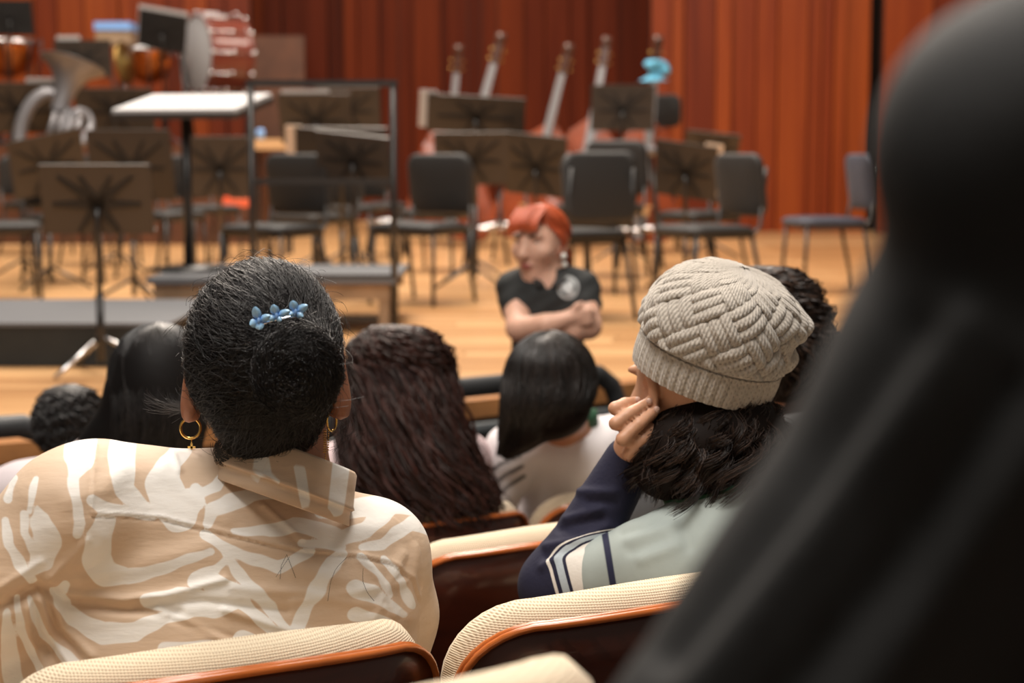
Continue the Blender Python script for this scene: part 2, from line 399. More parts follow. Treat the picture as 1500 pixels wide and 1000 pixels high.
def sheet(st, Md, w_, h_, ox, oy, label, m='paper', th=.004):
    o = MB().prism(rrect(w_, h_, .004, 2), -.0115-th, -.0115, T(*st.location) @ RZ(st.rotation_euler[2]) @ Md @ T(ox, oy, 0)).build('sheet_music', MT[m])
    tag(o, label, 'sheet music', 'sheets on the stands'); return o
S = {}
S[1] = music_stand(142, 292, 6.72, 3, 'black music stand with silver tripod legs before the grey carpeted platform', .43, .285, 18, tripod='chrome', foot=30)
S[2] = music_stand(70, 240, 11.1, 30, 'brown-black music stand turned sideways behind the grey platform', .48, .40, 20, roll=-12)
S[3] = music_stand(192, 242, 10.0, -6, 'black music stand left of the conductor desk post', .50, .42, 15)
S[4] = music_stand(322, 244, 11.2, 4, 'black music stand under the conductor desk beside its post', .46, .40, 15)
S[6] = music_stand(462, 174, 12.6, -8, 'black music stand seen above the podium mid rail with pale sheet edge', .54, .38, 20)
S[7] = music_stand(510, 160, 13.6, 0, 'black music stand just below the podium top rail', .50, .36, 20)
S[8] = music_stand(500, 224, 10.6, 6, 'wide black music stand with tan sheet edge behind the podium rail', .56, .33, 22)
S[9] = music_stand(517, 232, 9.9, -12, 'tilted brown music stand touching the right post of the podium rail', .44, .31, 26, roll=6)
S[10] = music_stand(697, 168, 11.8, 2, 'wide double music stand with white sheet edge below two bass necks', .67, .27, 24, roll=3)
S[11] = music_stand(690, 232, 11.2, 0, 'very dark music stand behind the chair right of the podium', .48, .36, 22)
S[12] = music_stand(785, 242, 11.6, -18, 'brown music stand slanted between two padded chairs', .44, .44, 22, roll=6)
S[13] = music_stand(912, 158, 14.2, 0, 'high brown music stand in front of the lit double bass', .52, .38, 12)
S[14] = music_stand(1043, 213, 14.6, -4, 'small far music stand before the bright wooden wall', .46, .27, 40, roll=6)
S[15] = music_stand(1005, 250, 11.2, -22, 'slanted brown music stand beside the chair near the bright wall', .42, .38, 22, roll=8)
S[16] = music_stand(168, 160, 12.8, 0, 'dark music stand behind the white conductor score', .58, .32, 20)
S[17] = music_stand(14, 26, 18.8, 4, 'tall black music stand of the percussionist beside the copper kettledrum', .50, .38, 12, base=.98, col='bracket_shade')
S[18] = music_stand(238, 46, 18.2, -6, 'tall music stand with pale frame beside the bass drum', .52, .40, 16, base=.98, roll=10, col='bracket_shade')
S[19] = music_stand(122, 86, 17.6, 0, 'dark grey music stand on the riser behind the silver tuba', .58, .38, 10, base=.98)
S[20] = music_stand(28, 158, 12.0, 6, 'dark low music stand behind the chair at the grey platform', .6, .36, 20)
sheet(*S[10], .12, .27, -.33, .02, 'white sheet sticking out beside the wide double stand', 'paper')
sheet(*S[8], .10, .33, -.29, .01, 'tan sheet sticking out beside the wide stand behind the rail', 'cream_paper')
sheet(*S[6], .36, .10, -.06, .165, 'pale sheet rising above the stand under the podium top rail', 'paper')
sheet(*S[18], .54, .42, -.005, .03, 'white score leaning on the tall stand beside the bass drum')
sheet(*S[19], .24, .10, -.14, .18, 'white sheet rising above the dark grey stand on the riser')
sheet(*S[15], .12, .36, .18, .03, 'cream sheet at the edge of the slanted stand near the chair', 'cream_paper')
sheet(*S[20], .2, .1, .16, .16, 'pale sheet above the dark low stand by the tuba')
# conductor podium, rail, desk and score
pd = empty('conductor_podium', (-1.3, 8.9, 0))
X0, X1, Y0, Y1, ZT = (216-750)*8.35/FPX, (580-750)*8.35/FPX, 8.3, 9.4, .27
MB().box((X0, Y0, ZT-.03), (X1, Y1, ZT)).build('platform_top', MT['grey_top'], pd, True)
MB().box((X0+.03, Y0+.03, ZT-.11), (X1-.03, Y0+.05, ZT-.03)).build('side_board', MT['platform_side'], pd, True)
MB().box((X0+.03, Y1-.05, ZT-.11), (X1-.03, Y1-.03, ZT-.03)).build('side_board', MT['platform_side'], pd, True)
for (x, y) in ((X0+.17, Y0+.06), (X1-.06, Y0+.06), (X0+.08, Y1-.08), (X1-.08, Y1-.08), ((X0+X1)/2, Y0+.06)):
    MB().box((x-.025, y-.025, 0), (x+.025, y+.025, ZT-.03)).build('leg', MT['platform_side'], pd, True)
MB().box((X0+.1, Y0+.05, .05), (X1-.03, Y0+.075, .075)).build('cross_bar', MT['black_metal'], pd, True)
xa, xb, yr = (372-750)*8.35/FPX, (578-750)*8.35/FPX, 8.32
zt_ = pt(470, 121, yr)[2]; zm = pt(470, 266, yr)[2]; zb_ = pt(470, 408, yr)[2]
for x in (xa, xb): MB().tube([(x, yr, zt_+.005), (x, yr, .0)], .017, 8).build('rail_post', MT['black_metal'], pd, True)
MB().box((xa-.02, yr-.02, zt_-.018), (xb+.02, yr+.02, zt_+.012)).build('top_rail', MT['black_metal'], pd, True)
MB().box((xa, yr-.014, zm-.014), (xb, yr+.014, zm+.014)).build('mid_rail', MT['black_metal'], pd, True)
MB().box((xa, yr-.016, zb_-.02), (xb, yr+.016, zb_+.02)).build('bottom_rail', MT['black_metal'], pd, True)
tag(pd, 'low conductor podium with grey top and black guard rail', 'podium')
cd = empty('conductor_desk', (pt(275, 170, 8.9)[0], 8.9, ZT))
c0 = pt(283, 154, 8.95)
Mc = T(c0[0], c0[1], c0[2]) @ RZ(R(-14)) @ RX(R(11))
MB().prism(rrect(.70, .52, .02, 3), -.03, 0, Mc).build('desk_top', MT['stand'], cd, True)
MB().tube([(c0[0]-.03, 8.9, c0[2]-.02), (c0[0]-.03, 8.9, ZT+.02)], .026, 10).build('post', MT['black_metal'], cd, True)
MB().lathe([(0, 0), (.22, 0), (.22, .012), (.05, .03), (0, .03)], 20, T(c0[0]-.03, 8.9, ZT)).build('base', MT['black_metal'], cd, True)
tag(cd, 'large black conductor desk on a thick post', 'desk')
sc = MB().prism(rrect(.68, .50, .01, 2), .001, .02, Mc).build('score', MT['paper']); tag(sc, 'large open white score lying on the conductor desk', 'score')
# grey carpeted platform
gp = empty('carpeted_platform', (-2.4, 7.4, 0))
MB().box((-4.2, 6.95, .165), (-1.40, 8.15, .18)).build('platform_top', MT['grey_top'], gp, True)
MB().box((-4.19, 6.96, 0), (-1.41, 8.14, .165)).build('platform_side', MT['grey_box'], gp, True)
tag(gp, 'low dark platform with a grey carpet top at the stage front', 'platform')
# double basses
def bass_outline(n=48):
    P = []
    for i in range(n):
        t = i/n; a = 2*math.pi*t
        P.append(a)
    return P
def make_bass():
    t = empty('double_bass', (0, 0, 0))
    prof = [(.02, .10), (.20, .105), (.29, .16), (.325, .26), (.325, .36), (.29, .46), (.235, .54), (.205, .60), (.205, .66), (.225, .74), (.245, .82), (.235, .92), (.18, 1.03), (.09, 1.11), (.03, 1.17)]
    poly = [(x, z) for x, z in prof] + [(-x, z) for x, z in prof[::-1]]
    Mb = RX(R(90))
    body = MB().prism(poly, -.10, .10, Mb, True)
    for sg in (-1, 1):      # arched plates
        c = (0, .62); V = [(0, sg*-.135, .60)]; K = len(poly)
        V += [(c[0]+(x-c[0])*.55, sg*-.128, c[1]+(z-c[1])*.55) for x, z in poly] + [(x*1.03, sg*-.10, z) for x, z in poly]
        F = [(0, 1+k, 1+(k+1) % K) for k in range(K)] + [(1+k, 1+K+k, 1+K+(k+1) % K, 1+(k+1) % K) for k in range(K)]
        body.add(V, F, True)
    body.build('body', MT['bass_wood'], t)
    MB().box((-.035, -.165, .62), (.035, -.125, .90)).add([(-.043, -.15, .62), (.043, -.15, .62), (.03, -.115, 1.62), (-.03, -.115, 1.62), (-.043, -.175, .62), (.043, -.175, .62), (.03, -.135, 1.62), (-.03, -.135, 1.62)], [(0,1,2,3),(7,6,5,4),(0,4,5,1),(1,5,6,2),(2,6,7,3),(3,7,4,0)]).build('fingerboard', MT['ebony'], t)
    MB().tube([(0, -.06, 1.10), (0, -.085, 1.35), (0, -.09, 1.64)], [.045, .03, .028], 8).build('neck', MT['bass_wood'], t)
    pg = MB(); pg.box((-.035, -.14, 1.62), (.035, -.07, 1.80)); pg.build('pegbox', MT['darkwood'], t)
    for s_ in (-1, 1):
        MB().tube([(s_*.03, -.10, 1.66), (s_*.07, -.10, 1.66)], .009, 6).tube([(s_*.03, -.10, 1.74), (s_*.07, -.10, 1.74)], .009, 6).build('tuning_pegs', MT['brass'], t)
    MB().lathe([(0, -.045), (.05, -.04), (.055, 0), (.05, .04), (0, .045)], 14, T(0, -.11, 1.84) @ RY(R(90))).build('scroll', MT['darkwood'], t)
    MB().box((-.08, -.18, .40), (.08, -.13, .415)).box((-.06, -.165, .33), (.06, -.13, .40)).build('bridge', MT['tan_wood'], t)
    MB().box((-.05, -.15, .12), (.05, -.135, .34)).build('tailpiece', MT['ebony'], t)
    MB().tube([(0, 0, .12), (0, 0, 0)], .010, 6).build('endpin', MT['chrome'], t)
    return t
bp = make_bass(); first = True
for (tx, ty, bx, by, d, yaw, lab) in (
    (670, 66, 642, 358, 17.3, 10, 'double bass with dark scroll upright behind the wide double stand'),
    (739, 50, 654, 362, 16.3, -8, 'double bass leaning above the white sheet of the wide double stand'),
    (839, 66, 765, 368, 15.5, -14, 'double bass with red body leaning between the brown stands'),
    (891, 55, 838, 362, 16.4, -6, 'double bass whose lit body stands left of the high brown stand'),
    (962, 53, 930, 368, 15.4, 4, 'double bass with a light blue cloth tied to its neck')):
    o = bp if first else copy_tree(bp); first = False
    a = pt(bx, by, d); a[2] = 0; b_ = pt(tx, ty, d+.15)
    k = np.linalg.norm(b_-a)/1.90; dirv = Vector(b_-a).normalized()
    zax = dirv; xax = Vector((math.cos(R(yaw)), math.sin(R(yaw)), 0)); yax = zax.cross(xax).normalized(); xax = yax.cross(zax)
    Mx = Matrix((xax, yax, zax)).transposed(); o.rotation_euler = Mx.to_euler(); o.location = a; o.scale = (k,)*3
    tag(o, lab, 'double bass', 'double basses at the back of the stage')
bc = MB(); c = pt(958, 103, 15.15); rg = random.Random(2)
cl = MB()
V = []; F = []; n = 20
for i in range(7):
    zz = .09-.18*i/6; rad = .055+.035*math.sin(i*1.2)+.02*(i/6)
    for k in range(n):
        a = 2*math.pi*k/n; rr = rad*(1+.22*math.sin(3*a+i)+.1*math.sin(7*a))
        V.append((c[0]+rr*math.cos(a)*1.1+.01, c[1]+rr*math.sin(a), c[2]+zz))
F = [(i*n+k, i*n+(k+1) % n, (i+1)*n+(k+1) % n, (i+1)*n+k) for i in range(6) for k in range(n)]
cl.add(V, F, True); cl.ball((c[0]+.09, c[1]-.02, c[2]), (.055, .04, .05))
tag(cl.build('polishing_cloth', MT['blue_cloth']), 'light blue cloth tied around a double bass neck', 'cloth')
# bass stools
def stool(px, d, zs, label, back=False, seatm='black_pad'):
    x = (px-750)*d/FPX; t = empty('bass_stool', (x, d, 0))
    MB().lathe([(0, zs-.06), (.16, zs-.06), (.19, zs-.03), (.185, zs), (.12, zs+.015), (0, zs+.018)], 20).build('seat', MT[seatm], t)
    for k in range(4):
        a = R(45+90*k); MB().tube([(.12*math.cos(a), .12*math.sin(a), zs-.05), (.25*math.cos(a), .25*math.sin(a), 0)], .014, 6).build('leg', MT['black_metal'], t)
    MB().tube([(.215*math.cos(R(12*k)), .215*math.sin(R(12*k)), .30) for k in range(30)], .013, 6, closed=True).build('foot_ring', MT['chrome'], t)
    if back:
        pad(.34, .30, .05, .08, T(0, -.2, zs+.36) @ RX(R(90)) @ RY(math.pi)).build('backrest', MT['black_pad'], t)
        MB().tube([(0, -.12, zs-.03), (0, -.21, zs+.05), (0, -.21, zs+.3)], .014, 6).build('back_post', MT['black_metal'], t)
    tag(t, label, 'stool', 'bass stools'); return t
stool(712, 13.8, .70, 'black stool with bright foot ring behind the very dark music stand')
stool(752, 14.6, .72, 'black stool with bright foot ring left of the red-haired woman')
stool(966, 15.9, .92, 'tall black bass stool with backrest beside the high stand', True)
stool(936, 13.4, .93, 'bass stool with silver seat plate before the lit double bass', False, 'silver')
stool(566, 15.2, .45, 'low black stool with bright foot ring behind the podium rail')
# percussion
bd = empty('bass_drum', (pt(320, 80, 19.4)[0], 19.4, .98))
c = pt(318, 80, 19.4); r_ = .43
Mdm = T(*c) @ RZ(R(-56)) @ RX(R(90))     # drum axis = local z
MB().lathe([(r_, -.24), (r_, .24)], 40, Mdm).build('shell', MT['drum_shell'], bd, True)
for sg in (-1, 1):
    MB().lathe([(0, sg*.245), (r_*.96, sg*.245), (r_*.99, sg*.235)], 40, Mdm).build('drum_head', MT['drum_head'], bd, True)
    MB().lathe([(r_+.002, sg*.20), (r_+.02, sg*.20), (r_+.02, sg*.255), (r_-.01, sg*.255)], 40, Mdm).build('hoop', MT['drum_shell'], bd, True)
for k in range(12):
    a = 2*math.pi*k/12
    q = [(1.06*r_*math.cos(a), 1.06*r_*math.sin(a), z) for z in (-.27, .27)]
    m_ = MB().tube([tuple(Mdm @ Vector(p)) for p in q], .008, 6)
    for z in (-.245, .245, 0): m_.ball(tuple(Mdm @ Vector((1.05*r_*math.cos(a), 1.05*r_*math.sin(a), z))), .028, 8, 6)
    m_.build('tension_rod', MT['chrome'], bd, True)
for sx in (-1, 1):
    MB().tube([(c[0]+sx*.32, c[1]-.1, .98), (c[0]+sx*.40, c[1], c[2])], .02, 8).tube([(c[0]+sx*.32, c[1]+.3, .98), (c[0]+sx*.40, c[1], c[2])], .02, 8).build('stand_leg', MT['black_metal'], bd, True)
tag(bd, 'large concert bass drum with milky head and red-brown shell', 'bass drum')
def timpani(px, py, d, r, label):
    c = pt(px, py, d); t = empty('kettledrum', (c[0], d, .98))
    MB().lathe([(r*.15, -r*1.15), (r*.55, -r*1.0), (r*.85, -r*.6), (r*.98, -r*.2), (r, 0)], 28, T(*c)).build('bowl', MT['copper'], t, True)
    MB().lathe([(0, .012), (r*.97, .012), (r*1.0, 0)], 28, T(*c)).build('drum_head', MT['drum_head'], t, True)
    MB().lathe([(r, -.03), (r*1.06, -.03), (r*1.06, .02), (r, .02)], 28, T(*c)).build('hoop', MT['chrome'], t, True)
    for k in range(8):
        a = 2*math.pi*k/8+.2; MB().tube([(c[0]+r*1.07*math.cos(a), c[1]+r*1.07*math.sin(a), c[2]+.04), (c[0]+r*1.04*math.cos(a), c[1]+r*1.04*math.sin(a), c[2]-r*.5), (c[0]+r*.4*math.cos(a), c[1]+r*.4*math.sin(a), 1.02)], .013, 6).build('strut', MT['black_metal'], t, True)
    MB().lathe([(0, .98), (r*.6, .98), (r*.6, 1.03), (0, 1.06)], 20, T(c[0], c[1], 0)).build('base', MT['black_metal'], t, True)
    tag(t, label, 'kettledrum', 'kettledrums on the riser')
timpani(218, 73, 19.9, .33, 'copper kettledrum beside the bass drum')
timpani(12, 62, 19.6, .34, 'copper kettledrum under the tall percussion stand')
cy = empty('suspended_cymbal', (pt(182, 92, 19.0)[0], 19.0, .98)); c = pt(183, 92, 19.0)
MB().lathe([(0, .05), (.05, .045), (.07, .02), (.20, .008), (.24, 0), (.20, .004), (.05, .02), (0, .03)], 28, T(*c) @ RZ(R(76)) @ RX(R(84))).build('cymbal', MT['brass'], cy, True)
MB().tube([(c[0], 19.02, c[2]), (c[0], 19.02, 1.05)], .012, 6).build('pole', MT['chrome'], cy, True)
for k in range(3):
    a = R(90+120*k); MB().tube([(c[0], 19.02, 1.2), (c[0]+.25*math.cos(a), 19.02+.25*math.sin(a), .99)], .010, 6).build('leg', MT['chrome'], cy, True)
tag(cy, 'dark brass cymbal standing edge on beside a copper kettledrum', 'cymbal')
# glockenspiel case with pale blue lid
gk = empty('keyboard_percussion', (pt(170, 40, 20.3)[0], 20.3, .98)); c = pt(170, 39, 20.3)
MB().box((c[0]-.21, 20.1, c[2]-.05), (c[0]+.21, 20.5, c[2]+.04)).build('cover', MT['blue_plastic'], gk, True)
MB().box((c[0]-.20, 20.12, c[2]-.22), (c[0]+.20, 20.48, c[2]-.05)).build('case', MT['platform_side'], gk, True)
for sx in (-.17, .17): MB().tube([(c[0]+sx, 20.3, c[2]-.2), (c[0]-sx, 20.3, .98)], .02, 6).build('leg', MT['black_metal'], gk, True)
tag(gk, 'keyboard percussion case with a pale blue cover on the riser', 'percussion')
# silver tuba resting on a chair
tb = empty('tuba', (pt(95, 150, 11.6)[0], 11.6, .5)); c = pt(92, 160, 11.6)
Mt = T(*c) @ RY(R(14)) @ RX(R(-16)) @ Matrix.Scale(1.12, 4)
MB().lathe([(.05, -.10), (.06, .0), (.08, .08), (.12, .15), (.19, .20), (.20, .205), (.185, .20), (.11, .14), (.07, .06)], 26, Mt @ T(-.02, 0, .08)).build('bell', MT['silver'], tb, True)
def loop(w_, h_, cx, cz, r): return [tuple(Mt @ Vector((cx+w_*math.cos(a), .0+.02*math.sin(2*a), cz+h_*math.sin(a)))) for a in [2*math.pi*k/26 for k in range(26)]]
MB().tube(loop(.13, .24, -.08, -.16, .03), .045, 10, closed=True).build('outer_tubing', MT['silver'], tb, True)
MB().tube(loop(.07, .12, .12, -.10, .02), .026, 8, closed=True).tube(loop(.05, .08, .13, -.08, .02), .02, 8, closed=True).build('inner_tubing', MT['silver'], tb, True)
for k in range(4): MB().tube([tuple(Mt @ Vector((-.02+.05*k, -.06, -.22))), tuple(Mt @ Vector((-.02+.05*k, -.06, -.04)))], .019, 8).build('valve', MT['silver'], tb, True)
tag(tb, 'silver tuba resting upright on a chair below the dark grey stand', 'tuba')
tx = tb.location[0]
ch = chair('b', 92, 11.7, -150, 'black chair carrying the silver tuba')
# small things
def sbox(name, px, py, d, w_, dp, h_, m, label, cat, z=None):
    c = pt(px, py, d); z = c[2] if z is None else z
    o = MB().prism(rrect(w_, dp, min(w_, dp)*.2, 3), z, z+h_, T(c[0], d, 0)).build(name, MT[m]); tag(o, label, cat); return o
tbx = empty('side_table', (pt(400, 208, 15.2)[0], 15.2, 0)); c = pt(398, 204, 15.2)
MB().prism(rrect(.36, .4, .02), c[2]-.09, c[2], T(c[0], 15.2, 0)).build('table_top', MT['tan_wood'], tbx, True)
for sx in (-.14, .14):
    for sy in (-.15, .15): MB().box((c[0]+sx-.015, 15.2+sy-.015, 0), (c[0]+sx+.015, 15.2+sy+.015, c[2]-.09)).build('leg', MT['black_metal'], tbx, True)
tag(tbx, 'small tan side table seen left of the podium rail', 'table')
o = MB().lathe([(0, 0), (.035, 0), (.038, .07), (.03, .09), (0, .09)], 14, T(c[0]-.1, 15.2, c[2])).build('blue_cup', MT['blue_plastic']); tag(o, 'small blue cup on the tan side table', 'cup')
rb = empty('red_stand_case', (pt(345, 300, 14.6)[0], 14.6, 0)); c = floor_pt(340, 345, 0); 
MB().box((pt(328, 300, 14.6)[0], 14.5, .44), (pt(368, 300, 14.6)[0], 14.8, .50)).build('tray', MT['red_plastic'], rb, True)
MB().box((pt(328, 300, 14.6)[0], 14.6, .50), (pt(334, 300, 14.6)[0], 14.7, .60)).build('upright', MT['red_plastic'], rb, True)
for q in (331, 365):
    MB().tube([(pt(q, 300, 14.6)[0], 14.65, .44), (pt(q, 300, 14.6)[0], 14.65, 0)], .015, 6).build('leg', MT['black_metal'], rb, True)
tag(rb, 'small red-orange tray stand under the conductor desk', 'tray stand')
# cream canvas bags on the lower floor at the stage edge
def bag(pxs, d, label, seed, z=-.112):
    rg = random.Random(seed); x0, x1 = [(p-750)*d/FPX for p in pxs[:2]]; h_ = pxs[2]
    V = []; n = 22; m = 8; cx, w_ = (x0+x1)/2, (x1-x0)/2
    for i in range(m+1):
        t = i/m; rr = (1-.15*t) if t < .7 else (.9-(t-.7)*2.6)
        for k in range(n):
            a = 2*math.pi*k/n; q = rr*(1+.10*math.sin(3*a+seed)+.06*math.sin(5*a+4*t))
            V.append((cx+w_*q*math.cos(a)+.25*w_*t, d+.16*q*math.sin(a), z+h_*(t**.8)+.01*math.sin(4*a)))
    F = [(i*n+k, i*n+(k+1) % n, (i+1)*n+(k+1) % n, (i+1)*n+k) for i in range(m) for k in range(n)] + [tuple(m*n+k for k in range(n)), tuple(range(n))[::-1]]
    t_ = empty('canvas_bag', (cx, d, z)); MB().add(V, F, True).build('bag_body', MT['cream_cloth'], t_, True)
    MB().tube([(cx-.3*w_, d-.1, z+h_*.9), (cx-.4*w_, d-.14, z+h_*1.02), (cx+.1*w_, d-.15, z+h_*1.05), (cx+.35*w_, d-.1, z+h_*.9)], .012, 6).build('strap', MT['cream_cloth'], t_, True)
    tag(t_, label, 'bag', 'cream bags at the stage edge')
bag((1292, 1336, .24), 11.6, 'upright cream canvas bag at the edge of the stage', 1)
bag((1262, 1300, .12), 11.2, 'slumped cream canvas bag beside the lone blue-grey chair', 4)
# barrier rails before the stage
def barrier(xa, xb, label):
    r = 13.36; t = empty('barrier', ((xa+xb)/2, arc_xy(r, (xa+xb)/2), -.91)); zt = .075; n = 24
    P = [(xa+(xb-xa)*i/n, arc_xy(r, xa+(xb-xa)*i/n)) for i in range(n+1)]
    top = [(P[0][0], P[0][1], -.2), (P[0][0], P[0][1], zt-.13), (P[0][0]+.03, P[0][1], zt-.05)] + [(x, y, zt) for x, y in P[2:-2]] + [(P[-1][0]-.03, P[-1][1], zt-.05), (P[-1][0], P[-1][1], zt-.13), (P[-1][0], P[-1][1], -.2)]
    MB().tube(top, .035, 10).build('top_rail', MT['rail_dark'], t, True)
    MB().tube([(x, y, zt-.15) for x, y in P], .024, 8).build('lower_rail', MT['rail_grey'], t, True)
    for i in (0, n//3, 2*n//3, n): MB().tube([(P[i][0], P[i][1], zt-.16), (P[i][0], P[i][1], -.91)], .03, 8).build('post', MT['rail_grey'], t, True)
    for i in (0, n): MB().box((P[i][0]-.2, P[i][1]-.03, -.91), (P[i][0]+.2, P[i][1]+.03, -.89)).build('foot', MT['rail_grey'], t, True)
    tag(t, label, 'barrier', 'grey barriers before the stage')
barrier(-2.9, -1.30, 'grey padded barrier rail beside the curly-haired child')
barrier(-.62, .395, 'grey padded barrier rail before the girl in the white jersey')
# ------------------------------------------------------------------ audience seats
def make_seat():
    t = empty('theatre_seat', (0, 0, 0)); W, Z0, Z1 = .505, .30, .83
    P = []
    rr = .085; n = 8
    P += [(-W/2+.05, Z0), (W/2-.05, Z0)]
    for k in range(n+1):
        a = R(90*k/n); P.append((W/2-rr+rr*math.cos(a), Z1-rr+rr*math.sin(a)))
    for k in range(1, 10): P.append((W/2-rr-(W-2*rr)*k/10, Z1+.012*math.sin(math.pi*k/10)))
    for k in range(n+1):
        a = R(90+90*k/n); P.append((-W/2+rr+rr*math.cos(a), Z1-rr+rr*math.sin(a)))
    K = len(P)
    def yy(x, z): return .085*(x/.25)**2 - (z-.45)*math.tan(R(14))
    cz = .56
    def ring(sc, off, dz=0): return [(x*sc, yy(x*sc, cz+(z-cz)*sc)+off, cz+(z-cz)*sc+dz*max(0, (z-.7)/.13)) for x, z in P]
    # shell
    V = []; F = []
    for sc, off in ((0.02, -.0), (.4, 0), (.75, 0), (1, 0), (1, .014), (.75, .014), (.4, .014), (.02, .014)): V += ring(sc, off)
    for i in range(7):
        for k in range(K): F.append((i*K+k, i*K+(k+1) % K, (i+1)*K+(k+1) % K, (i+1)*K+k))
    MB().add(V, F, True).build('backrest_shell', MT['shell_wood'], t)
    e0 = ring(1.000, .000)[2:]; e1 = ring(1.002, .009)[2:]
    MB().tube(e0, .0048, 8).tube(e1, .0045, 8).build('edge_trim', MT['trim_wood'], t)
    # cushion: bulges forward and stands above the shell edge
    V = []; F = []
    for sc, off, dz in ((.90, .012, .0), (.965, .016, .006), (.985, .03, .018), (.985, .05, .026), (.96, .070, .026), (.90, .085, .018), (.8, .092, .008), (.5, .094, 0), (.02, .094, 0)): V += ring(sc, off, dz)
    for i in range(8):
        for k in range(K): F.append((i*K+k, i*K+(k+1) % K, (i+1)*K+(k+1) % K, (i+1)*K+k))
    MB().add(V, F, True).build('back_cushion', MT['beige_fabric'], t)
    pad(.46, .46, .10, .08, T(0, .33, .42)).build('seat_cushion', MT['beige_fabric'], t)
    MB().prism(rrect(.44, .42, .05), .34, .37, T(0, .33, 0)).build('seat_pan', MT['shell_wood'], t)
    for s in (-1, 1):
        MB().prism(rrect(.028, .34, .012), .585, .615, T(s*.252, .30, 0)).build('armrest', MT['trim_wood'], t)
        MB().box((s*.254-.011, .14, 0), (s*.254+.011, .34, .585)).build('side_support', MT['black_metal'], t)
    return t
seat0 = make_seat(); seat_used = False; SEAT = {}
A_REF = math.atan2(-.335-AC[0], AC[1]-1.80)      # angle of the seat the woman sits on
def seat(row, k, label, off=0.0, turn=0.0, dz=0.0):
    global seat_used
    r, z = ROW[row]; a = A_REF + (k*.535+off)/r
    o = seat0 if not seat_used else copy_tree(seat0); seat_used = True
    o.location = (AC[0]+r*math.sin(a), AC[1]-r*math.cos(a), z+dz); o.rotation_euler = (0, 0, a+turn)
    tag(o, label, 'seat', 'beige upholstered hall seats'); SEAT[(row, k)] = o; return o
# ------------------------------------------------------------------ signed distance modelling (numpy surface nets)
class SDF:
    def __init__(s): s.p = []
    def ell(s, c, r, Rm=None, k=.02, neg=False): s.p.append(('e', np.array(c, float), np.array(r, float), None if Rm is None else np.array(Rm), k, neg)); return s
    def cone(s, a, ra, b, rb, k=.02, neg=False): s.p.append(('c', np.array(a, float), ra, np.array(b, float), rb, k, neg)); return s
    def chain(s, pts, rs, k=.02):
        for i in range(len(pts)-1): s.cone(pts[i], rs[i], pts[i+1], rs[i+1], k)
        return s
    def bounds(s):
        lo, hi = np.full(3, 9e9), np.full(3, -9e9)
        for q in s.p:
            if q[-1]: continue
            if q[0] == 'e': m = max(q[2]); lo = np.minimum(lo, q[1]-m); hi = np.maximum(hi, q[1]+m)
            else:
                for c, r in ((q[1], q[2]), (q[3], q[4])): lo = np.minimum(lo, c-r); hi = np.maximum(hi, c+r)
        return lo, hi
    def mesh(s, h, lo=None, hi=None, off=0.0):
        l, u = s.bounds(); l -= 3*h+abs(off); u += 3*h+abs(off)
        if lo is not None: l = np.maximum(l, lo)
        if hi is not None: u = np.minimum(u, hi)
        n = np.ceil((u-l)/h).astype(int)+1
        ax = [l[i]+h*np.arange(n[i]) for i in range(3)]
        D = np.full(n, 1.0, np.float32)
        for q in s.p:
            if q[0] == 'e': m = max(q[2]); a, b = q[1]-m, q[1]+m
            else: a = np.minimum(q[1]-q[2], q[3]-q[4]); b = np.maximum(q[1]+q[2], q[3]+q[4])
            mg = .07+abs(off)
            i0 = np.clip(np.floor((a-mg-l)/h).astype(int), 0, n); i1 = np.clip(np.ceil((b+mg-l)/h).astype(int)+1, 0, n)
            if np.any(i1 <= i0): continue
            sl = tuple(slice(i0[i], i1[i]) for i in range(3))
            X = ax[0][sl[0]][:, None, None]; Y = ax[1][sl[1]][None, :, None]; Z = ax[2][sl[2]][None, None, :]
            if q[0] == 'e':
                x, y, z = X-q[1][0], Y-q[1][1], Z-q[1][2]
                if q[3] is not None:
                    M = q[3]; x, y, z = M[0, 0]*x+M[1, 0]*y+M[2, 0]*z, M[0, 1]*x+M[1, 1]*y+M[2, 1]*z, M[0, 2]*x+M[1, 2]*y+M[2, 2]*z
                r = q[2]; k0 = np.sqrt((x/r[0])**2+(y/r[1])**2+(z/r[2])**2); k1 = np.sqrt((x/r[0]**2)**2+(y/r[1]**2)**2+(z/r[2]**2)**2)+1e-9
                d = k0*(k0-1)/k1
            else:
                A, ra, B, rb = q[1], q[2], q[3], q[4]; v = B-A; L2 = max(1e-9, v.dot(v))
                t = np.clip(((X-A[0])*v[0]+(Y-A[1])*v[1]+(Z-A[2])*v[2])/L2, 0, 1)
                d = np.sqrt((X-A[0]-t*v[0])**2+(Y-A[1]-t*v[1])**2+(Z-A[2]-t*v[2])**2) - (ra+(rb-ra)*t)
            k = q[-2]; O = D[sl]
            if q[-1]:
                hh = np.clip(.5-.5*(O+d)/k, 0, 1); D[sl] = O*(1-hh)+(-d)*hh + k*hh*(1-hh)
            else:
                hh = np.clip(.5+.5*(O-d)/k, 0, 1); D[sl] = O*(1-hh)+d*hh - k*hh*(1-hh)
        D -= off
        return nets(D, l, h)
